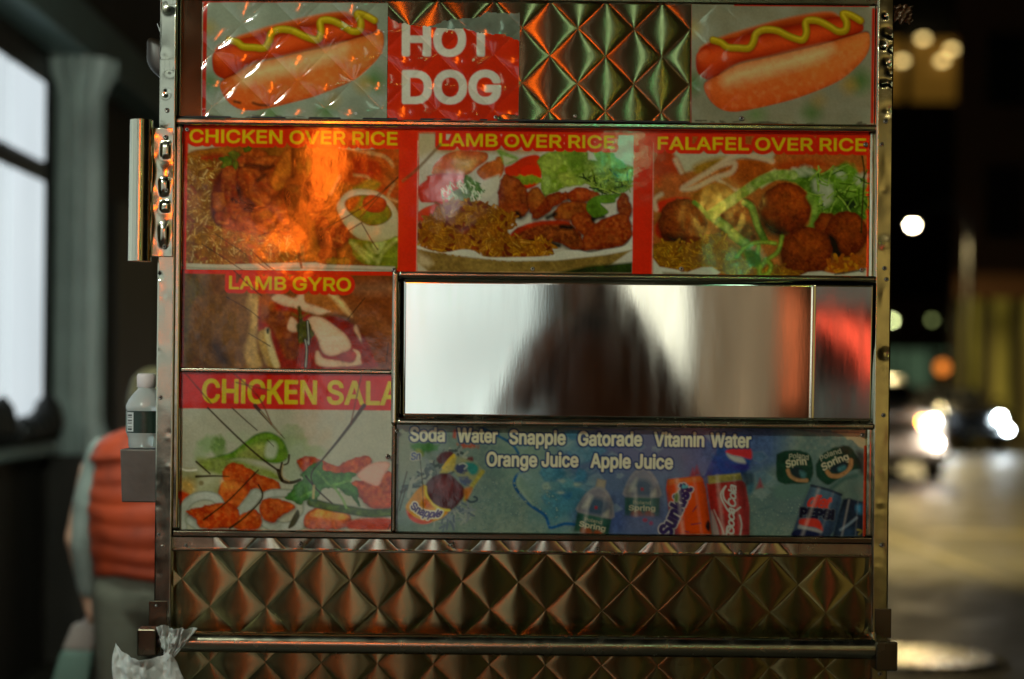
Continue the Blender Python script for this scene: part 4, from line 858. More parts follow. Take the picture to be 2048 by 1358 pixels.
    c.stroke(A((1310, 600), (1350, 680), (1330, 800), (1310, 830)), 12, (122, 148, 64), 3, var=(10, .6, (90, 122, 36)))
    ball(1440, 820, 95, 6, 1.1, (116, 48, 12))
    ball(1580, 870, 150, 4, 1.1, (130, 60, 12))
    c.paint(S((1450, 880), (1500, 900), (1540, 1000), (1560, 1040), (1490, 1030), (1465, 960)), (26, 22, 16), 4, .95)
    ball(1290, 1000, 190, 5, .95, (126, 58, 12))
    # rice
    rice = spline(A((170, 960), (240, 930), (310, 930), (420, 950), (540, 900), (640, 880), (740, 940), (820, 1000), (900, 1040), (1100, 1110), (1240, 1170), (900, 1175), (640, 1160), (560, 1110), (380, 1130), (250, 1110), (180, 1070)))
    c.paint([rice], (128, 92, 14), 2)
    c.grains(rice, 300, 22, 4.8, [(158, 122, 22), (146, 108, 18), (168, 134, 34), (124, 84, 12), (136, 124, 40), (110, 66, 14)], seed=25, curve=.4, rimc=(3, (112, 76, 12)))
    c.grains(spline(A((1450, 1060), (1540, 1040), (1660, 1050), (1660, 1120), (1500, 1150))), 30, 20, 6, [(158, 112, 22), (140, 80, 16)], seed=26)
    for q in (((780, 1040), (850, 960), (960, 930), (1060, 940)), ((1110, 890), (1080, 1000), (1000, 1060), (940, 1120)), ((940, 960), (930, 1060), (960, 1110)), ((950, 1100), (950, 1170), (1010, 1160), (1030, 1100), (990, 1060))):
        c.stroke(A(*q), 9, (124, 146, 54), 2, rim=(4, (84, 108, 26)))
    c.paint(S((830, 1000), (900, 990), (960, 1050), (920, 1120), (860, 1080)), (64, 100, 30), 3, .9)
    # tray
    c.paint([A((168, 1050), (215, 1110), (330, 1130), (420, 1150), (520, 1115), (600, 1112), (660, 1150), (640, 1170), (168, 1170))], (164, 166, 150), 1.5)
    c.paint([A((1230, 1180), (1300, 1150), (1400, 1142), (1480, 1160), (1560, 1165), (1728, 1120), (1728, 1180))], (158, 160, 142), 1.5)
    c.paint([A((240, 1150), (420, 1160), (500, 1172), (240, 1172))], (92, 84, 50), 3, .8)
    c.stroke(A((1690, 270), (1712, 420), (1700, 640), (1690, 860)), 3.4, (52, 48, 20), .9, .9)
    c.stroke(A((1500, 1165), (1600, 1150), (1720, 1130)), 4, (70, 70, 50), 1.2, .8)
    # ---------- red dividers over the picture edges, white hairlines, captions
    for xa, xb in (((798, 280), (836, 280)), ((1267, 290), (1307, 290))):
        a, b = D([xa])[0], D([xb])[0]; c.paint([np.array([(a[0], v0 - 9), (b[0], v0 - 9), (b[0], v1 + 9), (a[0], v1 + 9)])], RED, .8)
        c.stroke([(b[0], v0 + 26), (b[0], v1)], 1.6, (170, 158, 140), .7, .7, smooth=False)
    c.paint([np.array([(1734, v0 - 9), (x1 + 9, v0 - 9), (x1 + 9, v1 + 9), (1734, v1 + 9)])], RED, .8)
    c.paint([np.array([(x0 - 9, v0 - 9), (370, v0 - 9), (370, v1 + 9), (x0 - 9, v1 + 9)])], RED, .8)
    c.paint([np.array([(x0 - 9, v0 - 9), (x1 + 9, v0 - 9), (x1 + 9, 265), (x0 - 9, 265)])], RED, .8)
    c.text("CHICKEN OVER RICE", *D([(380, 284.5), (794, 290)]), 25, YEL, .035, (8, RED))
    c.text("LAMB OVER RICE", *D([(879, 291.5), (1228, 296.5)]), 24, YEL, .035, (8, RED))
    c.text("FALAFEL OVER RICE", *D([(1316, 298.5), (1731, 302)]), 24, YEL, .035, (8, RED))
    c.stroke(D([(1000, 226), (838, 400)]) if False else D([(880, 290), (838, 335), (806, 362)]), 6, (92, 74, 44), 1.6, .7)
    return c

def art_gyro(x0, x1, v0, v1):
    c = Canvas(x0, v0, x1, v1, STEP, (104, 66, 26)); A = Tm(360, 540, 4.6545); S = lambda *p: [spline(A(*p))]
    full = [np.array([(x0 - 9, v0 - 9), (x1 + 9, v0 - 9), (x1 + 9, v1 + 9), (x0 - 9, v1 + 9)], float)]
    c.speckle(full, 70, .5, (80, 50, 20), (116, 78, 34), 2)
    c.paint(S((30, 40), (160, 20), (240, 200), (140, 500), (60, 900), (0, 900)), (84, 76, 24), 18, .7)
    c.paint(S((1250, 40), (1700, 40), (2000, 120), (2000, 900), (1700, 900), (1640, 500)), (118, 64, 26), 14, .8)
    c.paint(S((1620, 150), (1900, 130), (2000, 160), (2000, 200), (1700, 210)), (138, 108, 78), 14, .6)
    c.stroke(A((1560, 370), (1800, 480), (1990, 600)), 26, (136, 90, 50), 14, .6)
    # pita fold at the left, cream edge
    c.paint(S((120, 300), (300, 230), (640, 190), (720, 210), (745, 300), (740, 460), (715, 600), (720, 760), (760, 900), (300, 900), (100, 700)), (120, 84, 36), 4, 1, var=(50, .5, (98, 66, 24)), grad=(-.5, 0, (92, 62, 20)))
    c.paint(S((650, 220), (700, 200), (738, 240), (748, 330), (738, 470), (712, 600), (720, 740), (755, 890), (640, 900), (600, 740), (640, 600), (660, 420), (620, 330)), (170, 142, 88), 5, 1, grad=(-.5, 0, (134, 100, 46)))
    c.paint(S((280, 690), (360, 660), (420, 760), (470, 880), (380, 890), (320, 790)), (56, 34, 18), 8, .9)
    # filling
    c.paint(S((750, 260), (860, 260), (1000, 330), (1290, 440), (1420, 430), (1600, 500), (1700, 620), (1800, 820), (1780, 910), (900, 910), (820, 740), (730, 560)), (136, 40, 10), 3, 1, var=(30, .6, (116, 28, 8)))
    c.paint(S((740, 230), (820, 220), (880, 290), (860, 420), (760, 470)), (134, 76, 26), 6)
    c.paint(S((760, 400), (1000, 380), (1100, 420), (1100, 520), (1040, 640), (1100, 780), (1000, 830), (930, 700), (860, 560)), (122, 62, 16), 4, 1, var=[(18, .7, (96, 40, 10)), (7, .4, (150, 92, 34))], seed=12)
    c.paint(S((1000, 590), (1100, 600), (1110, 760), (1050, 830), (980, 740)), (108, 50, 14), 4, 1, var=(9, .6, (134, 78, 28)))
    c.paint(S((720, 600), (800, 550), (830, 620), (860, 740), (920, 890), (820, 900), (760, 800)), (150, 122, 66), 2.5, 1, rim=(8, (118, 86, 36), .7))
    c.paint(S((790, 560), (835, 550), (850, 640), (900, 800), (930, 900), (870, 895), (820, 740)), (176, 160, 116), 3)
    c.paint(S((805, 550), (830, 545), (828, 590), (810, 590)), (36, 44, 34), 2)
    # onion arc (right)
    c.paint(S((1160, 220), (1300, 205), (1420, 220), (1520, 300), (1600, 430), (1500, 410), (1300, 400), (1180, 330)), (140, 86, 34), 4, 1, var=(40, .5, (156, 108, 52)))
    c.paint(S((1380, 220), (1440, 225), (1530, 310), (1605, 430), (1540, 400), (1440, 290)), (184, 152, 104), 4)
    # sauce
    W = (190, 162, 134)
    for pts in (((850, 270), (905, 222), (980, 232), (1060, 262), (1110, 222), (1150, 225), (1170, 300), (1260, 330), (1400, 385), (1370, 400), (1290, 420), (1180, 390), (1080, 355), (960, 330)), ((1185, 470), (1240, 430), (1340, 450), (1440, 520), (1540, 600), (1590, 680), (1580, 740), (1500, 780), (1400, 800), (1320, 760), (1280, 640), (1220, 540)),
                ((1000, 540), (1030, 440), (1090, 480), (1110, 560), (1050, 580)), ((1260, 780), (1290, 750), (1340, 820), (1460, 840), (1600, 860), (1640, 800), (1610, 740), (1670, 760), (1690, 830), (1660, 890), (1300, 895)), ((1620, 560), (1640, 510), (1680, 600), (1710, 690), (1690, 680))):
        c.paint(S(*pts), W, 2.2, 1, var=(34, .4, (168, 132, 100)), rim=(8, (154, 116, 84), .6))
    c.paint(S((1500, 780), (1600, 760), (1640, 790), (1580, 850), (1520, 820)), (140, 40, 10), 3)
    c.paint(S((1700, 600), (1790, 780), (1790, 880), (1700, 880), (1690, 760)), (128, 40, 10), 3, 1, var=(20, .5, (104, 30, 8)))
    # herb
    c.paint(S((1100, 500), (1150, 480), (1210, 500), (1250, 580), (1240, 640), (1180, 650), (1120, 690), (1100, 610)), (84, 84, 16), 2, 1, var=(10, .8, (58, 62, 10)), warp=(8, 4))
    c.stroke(A((1110, 350), (1120, 420), (1130, 480)), 7, (70, 66, 16), 2)
    c.stroke(A((1050, 410), (1120, 440), (1190, 400)), 4, (96, 80, 26), 2, .8)
    c.paint([np.array([(x0 - 9, v0 - 9), (x1 + 9, v0 - 9), (x1 + 9, v0 + 8), (x0 - 9, v0 + 8)])], RED, 1)
    c.paint([np.array([(x0 - 9, v0 - 9), (x0 + 5, v0 - 9), (x0 + 4, v1 + 9), (x0 - 9, v1 + 9)])], (130, 30, 12), 1)
    c.text("LAMB GYRO", *D([(459, 577.5), (701, 582)]), 25, YEL, .035, (8, RED))
    for q, w in ((((1720, 260), (1560, 460)), 2.2), (((430, 250), (640, 370), (740, 450)), 1.8), (((640, 590), (760, 660), (840, 710)), 1.8), (((1940, 680), (1920, 870)), 2), (((500, 0), (640, 140), (760, 240)), 2.2), (((1110, 370), (1100, 700)), 1.6)):
        c.stroke(A(*q), w, (40, 26, 14), .7, .8)
    for q in (((1188, 480), (1200, 680), (1180, 660)), ((1165, 650), (1180, 740), (1170, 900))):
        c.stroke(A(*q), 6.5, (30, 26, 16), .9, .9); c.stroke(A(*q), 2.6, (150, 150, 134), .8, .9)
    return c

def art_salad(x0, x1, v0, v1):
    c = Canvas(x0, v0, x1, v1, STEP, (152, 152, 134)); A = Tm(350, 820, 4.551); S = lambda *p: [spline(A(*p))]
    full = [np.array([(x0 - 9, v0 - 9), (x1 + 9, v0 - 9), (x1 + 9, v1 + 9), (x0 - 9, v1 + 9)], float)]
    c.speckle(full, 90, .25, (140, 140, 120), (162, 162, 146), 2)
    c.paint([np.array([(x0 - 9, v0 - 9), (x1 + 9, v0 - 9), (x1 + 9, 823), (x0 - 9, 823)])], (172, 36, 12), 1)
    c.text("CHICKEN", *D([(406, 804), (632, 807.5)]), 45, YEL, .04)
    c.text("SALAD", *D([(655.5, 807.5), (838, 810)]), 45, YEL, .04)
    # washed-out herb and pepper
    for cx, cy, rx, ry, col, op in ((330, 310, 26, 16, (120, 142, 100), .8), (400, 340, 14, 24, (96, 120, 62), .8), (230, 400, 14, 20, (134, 148, 116), .7), (600, 250, 30, 12, (146, 152, 128), .8), (1080, 260, 26, 28, (124, 140, 104), .8), (1100, 360, 26, 20, (136, 150, 118), .8), (1250, 390, 28, 14, (130, 142, 108), .7), (1000, 190, 40, 8, (140, 148, 124), .6), (1120, 500, 30, 40, (140, 152, 128), .7)):
        c.paint([ell(350 + cx / 4.551, 820 + cy / 4.551, rx, ry)], col, 5, op, warp=(9, 5))
    c.paint(S((290, 450), (400, 420), (520, 380), (640, 290), (740, 220), (850, 200), (960, 250), (1020, 350), (1030, 430), (960, 480), (860, 480), (700, 440), (560, 440), (420, 480)), (88, 122, 34), 2.5, 1, var=(30, .6, (112, 134, 56)), rim=(7, (58, 92, 20), .8))
    c.paint(S((560, 420), (660, 340), (780, 300), (860, 330), (840, 430), (700, 450)), (130, 134, 74), 7, .9)
    c.paint(S((840, 300), (900, 285), (935, 340), (910, 430), (850, 440), (820, 400)), (158, 164, 144), 4, .9)
    c.paint(S((200, 440), (300, 440), (560, 450), (720, 500), (900, 560), (960, 640), (760, 600), (560, 560), (420, 600), (250, 540)), (112, 124, 58), 5, 1, var=(24, .6, (138, 146, 96)))
    c.paint(S((40, 560), (200, 540), (400, 600), (420, 700), (380, 800), (200, 780), (40, 760)), (146, 148, 120), 5, 1, var=(26, .6, (120, 118, 70)))
    c.paint(S((50, 640), (150, 640), (190, 700), (160, 800), (60, 760)), (150, 118, 50), 8, .8)
    c.paint(S((30, 740), (120, 760), (160, 820), (40, 890)), (160, 60, 20), 3)
    # chicken chunks
    def chunk(pts, col=(166, 74, 20), seed=1):
        P = spline(A(*pts)); c.paint([P + np.array([1.0, 3.5])], (70, 28, 10), 4, .6)
        c.paint([P], col, 1.6, 1, var=[(22, .7, (138, 46, 12)), (7, .4, (190, 122, 56))], rim=(8, (128, 44, 12), .7), warp=(9, 2.5), seed=seed, grad=(0, .3, (130, 42, 12)))
    chunk(((1110, 470), (1160, 430), (1250, 430), (1360, 470), (1480, 510), (1540, 470), (1680, 430), (1760, 420), (1790, 470), (1690, 560), (1560, 600), (1300, 590), (1180, 580)), (160, 70, 16), 2)
    chunk(((430, 580), (480, 500), (560, 480), (680, 540), (800, 600), (930, 650), (945, 740), (800, 760), (640, 700), (480, 660)), (164, 74, 18), 3)
    chunk(((420, 660), (540, 640), (680, 680), (660, 800), (600, 900), (500, 880), (400, 800)), (168, 90, 30), 4)
    c.paint(S((430, 640), (520, 650), (580, 700), (520, 740), (450, 720)), (190, 124, 54), 7, .8)
    chunk(((1640, 640), (1800, 640), (1960, 560), (1970, 880), (1780, 880), (1690, 800), (1600, 700)), (168, 78, 22), 5)
    # onion rings
    for q, w in ((((70, 1060), (60, 950), (130, 830), (250, 780), (370, 800), (420, 880)), 20), (((780, 810), (880, 760), (1060, 760)), 18), (((1220, 860), (1210, 960), (1110, 1050), (960, 1075), (820, 1010)), 26), (((620, 920), (740, 770)), 26), (((150, 1000), (240, 1060)), 24)):
        c.stroke(A(*q), w, (156, 160, 150), 1.6, var=(20, .6, (134, 140, 126)), rim=(5, (116, 122, 106)))
    chunk(((100, 920), (240, 880), (400, 850), (520, 860), (590, 960), (560, 1060), (260, 1075), (190, 1000)), (158, 62, 14), 6)
    chunk(((780, 840), (900, 800), (1060, 850), (1090, 890), (960, 970), (900, 1020), (800, 980)), (166, 78, 22), 7)
    chunk(((560, 1000), (700, 900), (780, 960), (760, 1075), (560, 1080)), (164, 84, 26), 8)
    chunk(((1180, 980), (1260, 900), (1380, 880), (1520, 910), (1600, 970), (1590, 1050), (1440, 1085), (1200, 1070)), (176, 92, 30), 9)
    c.paint(S((1230, 960), (1290, 905), (1400, 890), (1540, 930), (1590, 980), (1500, 1000), (1320, 980)), (196, 138, 62), 3, .95, var=(9, .4, (170, 100, 36)))
    c.paint(S((1600, 1010), (1760, 980), (1970, 990), (1970, 1085), (1600, 1085)), (166, 70, 34), 3, 1, var=(20, .5, (150, 48, 18)))
    c.paint(S((1660, 590), (1760, 500), (1880, 470), (1960, 490), (1900, 600), (1850, 690), (1740, 660)), (188, 150, 134), 2, 1, rim=(6, (166, 110, 90), .6))
    # stem and parsley
    c.stroke(A((1240, 840), (1400, 880), (1580, 910), (1780, 940), (1970, 930)), 17, (66, 84, 22), 2, var=(12, .6, (92, 112, 36)), rim=(5, (40, 56, 14)))
    pars = ((1230, 520), (1290, 470), (1350, 480), (1360, 540), (1450, 560), (1560, 570), (1650, 590), (1600, 650), (1660, 720), (1690, 880), (1600, 800), (1500, 740), (1420, 700), (1330, 740), (1290, 830), (1200, 820), (1160, 860), (1080, 840), (1000, 800), (1060, 740), (1090, 680), (1160, 640), (1140, 590))
    c.paint([spline(A(*pars), n=4)], (62, 108, 44), 1.6, 1, var=[(24, .7, (86, 124, 70)), (8, .4, (40, 78, 26))], rim=(6, (36, 72, 22), .7), warp=(10, 5))
    for q in (((1440, 690), (1520, 800), (1560, 890)), ((1300, 560), (1400, 680)), ((1290, 720), (1150, 790)), ((1420, 690), (1600, 640))):
        c.stroke(A(*q), 4.5, (102, 138, 72), 1.4, .8)
    # cracks and twigs: damage of the print
    BR = (50, 38, 20)
    for q, w, w1 in ((((240, -680), (350, -560), (310, 0), (660, 330)), 0, 0), (((300, -20), (480, 160), (660, 330), (800, 450), (940, 550)), 3, 4.2), (((520, -20), (640, 90), (750, 185)), 2.4, 2), (((730, -40), (880, 130), (1000, 262)), 8, 1), (((1720, -40), (1600, 130), (1460, 310), (1335, 460)), 8, 3.5), (((1335, 460), (1250, 560), (1245, 640), (1290, 720), (1430, 850)), 3, 3.4),
                     (((195, 470), (320, 580)), 4, 3), (((195, 605), (360, 600), (490, 605)), 5, 2), (((760, 545), (620, 690), (480, 830), (260, 1000)), 3, 3.4), (((760, 680), (795, 800), (640, 970), (500, 1075)), 3, 4.4), (((940, 550), (975, 640), (1060, 660), (1140, 635)), 7, 6), (((975, 480), (960, 560), (975, 640)), 4, 6), (((1040, 410), (1030, 480), (990, 500)), 4, 3), (((1190, 600), (1260, 690)), 4, 3), (((840, 270), (900, 330)), 1.6, 1.4), (((1960, 1040), (1940, 1085)), 2, 2)):
        if w: c.stroke(A(*q), w, BR, .8, .9, w1=w1)
    c.stroke(A((780, 10), (900, 150), (960, 215)), 2, (150, 140, 110), .8, .8)
    c.stroke(A((985, 500), (975, 600), (1040, 650)), 2.4, (150, 130, 90), .8, .8)
    c.paint(S((1030, 1070), (1110, 910), (1135, 960), (1090, 1050)), (70, 66, 44), 1.5)
    c.stroke(A((1265, 690), (1260, 800)), 5, (150, 138, 92), 1, .9)
    c.stroke(A((50, 530), (110, 550), (195, 545)), 4, (186, 184, 168), 1.2, .9)
    for q in (((540, -330), (760, -120), (880, 130)), ((100, -330), (330, -60)), ((560, -250), (860, -180)), ((1700, -330), (1600, 130))):
        c.stroke(A(*q), 3, (92, 40, 14), 1, .7)
    c.paint([ell(350 + 240 / 4.551, 820 + 665 / 4.551, 5, 5)], (120, 112, 80), 1.5)
    return c

def art_drinks(x0, x1, v0, v1):
    c = Canvas(x0, v0, x1, v1, STEP, (98, 120, 112)); A = Tm(760, 830, 3.793); B = Tm(1280, 830, 3.793)
    S = lambda *p: [spline(A(*p))]; SB = lambda *p: [spline(B(*p))]
    full = [np.array([(x0 - 9, v0 - 9), (x1 + 9, v0 - 9), (x1 + 9, v1 + 9), (x0 - 9, v1 + 9)], float)]
    c.speckle(full, 120, .5, (84, 110, 108), (124, 136, 120), 2); c.speckle(full, 30, .4, (74, 98, 100), (126, 138, 122), 3); c.speckle(full, 7, .35, (72, 92, 92), (130, 140, 126), 5)
    for cx, cy, rx, ry, col, op in ((1270, 960, 200, 120, (80, 98, 124), .95), (1350, 880, 170, 70, (90, 94, 120), .9), (1480, 900, 100, 60, (68, 90, 128), .9), (1120, 1000, 60, 60, (54, 116, 128), .7), (860, 960, 100, 110, (112, 124, 112), .5), (810, 900, 40, 60, (124, 130, 110), .8), (1060, 930, 60, 70, (112, 136, 122), .6), (1640, 1000, 110, 70, (82, 104, 104), .7), (1250, 1040, 90, 40, (62, 80, 128), .7)):
        c.paint([ell(cx, cy, rx, ry)], col, 26, op, warp=(50, 24))
    # melting-water outline and ice
    c.stroke(A((780, 100), (900, 160), (1000, 220), (1050, 290)), 5, (34, 84, 118), 1.5); c.stroke(A((1075, 430), (1030, 470), (1020, 530), (1070, 610), (1150, 690), (1250, 760), (1280, 830), (1300, 855), (1400, 825), (1480, 830)), 6, (30, 80, 122), 1.6)
    c.stroke(A((1060, 440), (1045, 520), (1090, 600), (1160, 680)), 5, (128, 150, 130), 2.5, .6)
    r = random.Random(6)
    for (x, y, w, h, col) in ((1300, 440, 110, 70, (44, 104, 128)), (1440, 520, 80, 50, (92, 140, 146)), (1260, 540, 60, 40, (150, 158, 132)), (1330, 620, 120, 60, (64, 118, 132)), (1520, 460, 60, 60, (54, 108, 132)), (1550, 300, 120, 80, (98, 128, 140)), (1420, 230, 90, 60, (124, 146, 144)), (1640, 260, 80, 60, (76, 112, 134)), (1380, 500, 50, 24, (156, 164, 140)), (1500, 530, 50, 26, (148, 158, 134)), (1450, 150, 80, 50, (60, 108, 134)), (1420, 610, 50, 30, (40, 96, 130)), (1700, 200, 60, 50, (110, 130, 138)), (1370, 590, 40, 14, (160, 166, 140))):
        pts = [(x + w * math.cos(a + r.uniform(-.3, .3)) * r.uniform(.7, 1.1), y + h * math.sin(a + r.uniform(-.3, .3)) * r.uniform(.7, 1.1)) for a in np.linspace(0, 2 * math.pi, 6, endpoint=False)]
        c.paint([A(*pts)], col, 3, .8, var=(20, .6, (74, 118, 132)), rim=(6, (48, 92, 122), .5))
    r5 = random.Random(51)
    for k in range(34):       # scattered crushed ice
        x, y, w = r5.uniform(1010, 1560), r5.uniform(868, 1040), r5.uniform(8, 22); n_ = r5.choice((4, 5))
        q = D([(x + w * math.cos(a + r5.uniform(-.3, .3)), y + .7 * w * math.sin(a + r5.uniform(-.3, .3))) for a in np.linspace(0, 2 * math.pi, n_, endpoint=False)])
        c.paint([q], r5.choice([(104, 132, 138), (124, 146, 146), (76, 112, 128), (140, 156, 150)]), 2.5, .38, var=(9, .6, (84, 118, 130)), rim=(4, (150, 166, 160), .5))
    for i in range(260):      # droplets
        x = r.uniform(880, 1120) if i < 170 else r.uniform(1480, 1600); y = r.uniform(960, 1055) + (x - 900) * .05; rr = r.uniform(1.2, 3.4)
        c.paint([ell(x, y, rr, rr * .8, 0, 10)], (74, 100, 102), 1, .6); c.paint([ell(x - .6, y - .8, rr * .6, rr * .5, 0, 8)], (134, 150, 136), .8, .6)
    # green bottle cap label, faded cans top left
    c.paint([A((225, 215), (445, 220), (440, 265), (340, 280), (320, 310), (270, 300), (240, 260))], (52, 104, 34), 3, .9, warp=(10, 4))
    c.paint(S((270, 265), (310, 262), (330, 310), (280, 310)), (120, 124, 40), 3, .8)
    c.text("Sn", *D([(822, 920), (840, 918)]), 14, (72, 84, 118), .05, (2, (150, 150, 130)), italic=.2)
    c.paint([A((560, 110), (580, 110), (575, 180), (552, 170))], (160, 62, 44), 2, .8); c.paint([A((575, 220), (740, 225), (735, 250), (600, 245))], (150, 74, 52), 3, .9, warp=(8, 5)); c.paint(S((650, 330), (700, 315), (705, 350), (660, 350)), (92, 42, 44), 2, .9)
    c.grains(spline(A((420, 330), (640, 280), (600, 420), (420, 470), (300, 560), (200, 560))), 90, 20, 6, [(112, 122, 116), (84, 98, 94), (132, 138, 124), (64, 76, 74)], seed=33)
    c.grains(spline(A((420, 720), (640, 660), (700, 760), (560, 840), (420, 860))), 60, 16, 4, [(112, 122, 124), (88, 100, 108), (128, 136, 126)], seed=34)
    # second bottle behind, teal label
    c.paint(S((430, 340), (460, 290), (530, 275), (565, 300), (560, 340), (470, 370)), (78, 36, 36), 2)
    c.paint([A((560, 300), (640, 330), (740, 370), (780, 420), (760, 470), (690, 540), (610, 500), (560, 420), (500, 430), (455, 440), (480, 390))], (128, 130, 92), 2.5, 1, var=(20, .6, (112, 124, 108)))
    c.paint([A((455, 440), (480, 390), (560, 300), (580, 320), (560, 420), (500, 440))], (156, 144, 74), 2.5)
    c.stroke(A((480, 400), (520, 345), (562, 305)), 5, (172, 150, 44), 1.4)
    c.paint(S((640, 370), (700, 360), (745, 390), (735, 440), (690, 450)), (44, 116, 110), 3)
    c.paint(S((575, 390), (610, 370), (650, 380), (655, 430), (620, 440), (580, 430)), (44, 52, 92), 2.5, .9, warp=(6, 4)); c.stroke(A((600, 375), (630, 365), (660, 385), (640, 410)), 3, (150, 156, 144), 1, .8)
    c.paint(S((600, 470), (660, 480), (690, 510), (660, 530), (610, 510)), (56, 70, 110), 3, .8, warp=(6, 5))
    c.stroke(A((780, 430), (720, 510), (660, 600), (645, 640)), 8, (146, 138, 58), 2, .9)
    c.stroke(A((655, 640), (690, 660), (730, 650), (735, 630), (715, 620)), 4, (46, 62, 74), 1.2, .9)
    # front bottle: dark tea, yellow label
    c.paint(S((345, 540), (375, 490), (440, 450), (520, 445), (590, 500), (640, 560), (635, 620), (580, 690), (530, 722), (470, 715), (400, 670), (355, 600)), (86, 28, 24), 2, 1, var=(40, .5, (64, 22, 22)), rim=(10, (58, 18, 18), .8))
    c.paint(S((430, 520), (480, 500), (520, 530), (500, 580), (450, 580)), (112, 70, 72), 10, .8)
    c.paint(S((640, 560), (690, 545), (700, 570), (660, 640), (640, 610)), (150, 96, 34), 3)
    c.paint([spline(A((240, 620), (290, 560), (340, 530), (350, 590), (390, 660), (450, 705), (520, 725), (470, 780), (380, 815), (320, 820), (240, 770), (195, 700)), n=4)], (182, 140, 24), 1.8, 1, var=(24, .5, (166, 104, 22)))
    c.stroke(A((345, 545), (355, 610), (400, 675), (470, 715), (525, 722)), 5, (190, 170, 60), 1.5)
    c.paint(S((200, 720), (260, 770), (340, 800), (400, 790), (370, 820), (300, 825), (230, 790)), (168, 60, 20), 2)
    c.paint(S((330, 640), (370, 650), (390, 700), (340, 700)), (176, 84, 22), 4, .8)
    c.text("Snapple", *A((232, 700), (455, 770)), 15, (66, 56, 104), .075, (2.4, (196, 186, 160)), italic=.25, bend=-9)
    # water bottles
    def bottle(T_, cx, cy, sc, ang, lab, op=1.0, clip=None):
        ca, sa = math.cos(ang), math.sin(ang)
        def q(*p): return T_(*[(cx + (x * ca - y * sa) * sc, cy + (x * sa + y * ca) * sc) for x, y in p])
        c.paint([q((-32, -200), (32, -200), (34, -140), (-34, -140))], (140, 134, 118), 2, op, rim=(6, (112, 108, 96), .7))
        c.paint([spline(q((-30, -140), (30, -140), (80, -95), (118, -20), (118, 60), (-118, 60), (-118, -20), (-80, -95)), n=3)], (126, 122, 122), 2.5, op * .9, var=(20, .6, (98, 104, 120)), rim=(8, (150, 146, 136), .6))
        c.paint([spline(q((-70, 0), (-40, -60), (40, -60), (75, 0), (50, 50), (-50, 50)))], (52, 76, 96), 6, op * .9)
        c.paint([spline(q((-100, 20), (-70, -40), (-40, -70), (-60, 10)))], (160, 164, 150), 5, op * .7)
        c.paint([spline(q((60, 40), (90, 0), (100, 40), (80, 56)))], (164, 164, 146), 4, op * .7)
        c.paint([q((-10, -6), (6, -8), (8, 10), (-8, 12))], (150, 40, 44), 2, op)
        c.paint([q((-122, 62), (122, 62), (120, 190), (-120, 190))], (48, 90, 72), 2, op * .9, var=(24, .6, (34, 70, 50)))
        c.paint([spline(q((-70, 160), (-20, 150), (10, 190), (-70, 195)))], (136, 66, 30), 3, op * .8); c.paint([spline(q((20, 165), (60, 150), (90, 190), (30, 195)))], (136, 66, 30), 3, op * .8)
        if lab:
            a, b = q((-62, 108), (60, 108)); c.text("Poland", a, b, 6.5, (140, 140, 118), .03, None, op)
            a, b = q((-92, 152), (92, 152)); c.text("Spring", a, b, 10, (168, 166, 140), .04, None, op)
    bottle(A, 1640, 700, 1.08, .2, True)
    bottle(A, 1990, 560, 1.08, .02, True, .85)
    c.paint([A((1850, 760), (2150, 760), (2150, 880), (1860, 880))], (84, 96, 124), 10, .8); c.paint([ell(1290, 1040, 5, 4)], (140, 50, 70), 2, .8); c.paint([ell(1302, 1046, 4, 4)], (130, 50, 80), 2, .8)
    def cyl(T_, a0, a1, b0, b1):      # printed shading of a round can or bottle between two long edges
        a0, a1, b0, b1 = [T_(q)[0] for q in (a0, a1, b0, b1)]; mix = lambda k: [a0 + (b0 - a0) * k, a1 + (b1 - a1) * k]
        wd = np.hypot(*(b0 - a0))
        c.stroke(mix(.04), wd * .10, (14, 14, 18), wd * .10, .42, smooth=False); c.stroke(mix(.96), wd * .14, (14, 14, 18), wd * .12, .46, smooth=False)
        c.stroke(mix(.27), wd * .07, (190, 186, 176), wd * .06, .38, smooth=False); c.stroke(mix(.74), wd * .04, (170, 166, 160), wd * .05, .22, smooth=False)
    # cola bottle neck behind (blue, red/white swoosh)
    c.paint([B((480, 470), (590, 250), (830, 240), (850, 330), (800, 440), (770, 450), (520, 470))], (38, 62, 122), 3, .95, var=(30, .6, (40, 96, 124)))
    c.paint(SB((650, 280), (700, 250), (830, 250), (845, 330), (780, 320), (700, 305)), (168, 52, 56), 2.5)
    c.paint(SB((655, 290), (700, 305), (780, 325), (800, 370), (740, 360), (680, 330)), (150, 156, 150), 2.5)
    c.paint(SB((700, 380), (800, 370), (830, 410), (740, 420)), (52, 44, 112), 4, .8)
    for x, y in ((430, 420), (910, 520), (400, 440)): c.paint([B((x - 30, y + 40), (x, y - 40), (x + 25, y + 30))], (132, 48, 60), 3, .8)
    # orange can
    c.paint([B((205, 500), (215, 488), (450, 462), (475, 480), (500, 560), (545, 905), (245, 905), (195, 560))], (186, 74, 16), 1.6, 1, var=(40, .4, (166, 56, 12)), rim=(9, (140, 50, 14), .7))
    c.paint([B((212, 492), (455, 464), (475, 500), (215, 530))], (176, 98, 44), 3)
    c.paint([B((195, 560), (240, 700), (300, 905), (245, 905))], (60, 62, 104), 4, .5)
    c.text("Sunkist", *B((225, 930), (392, 560)), 25, (46, 36, 84), .1, (2.6, (150, 150, 150)), italic=.1)
    c.paint(SB((262, 650), (265, 600), (285, 585), (298, 620), (285, 660)), (52, 92, 32), 1.6, 1, rim=(3, (140, 150, 110)))
    c.paint(SB((318, 555), (325, 525), (345, 535), (365, 528), (360, 550)), (70, 150, 160), 1.6)
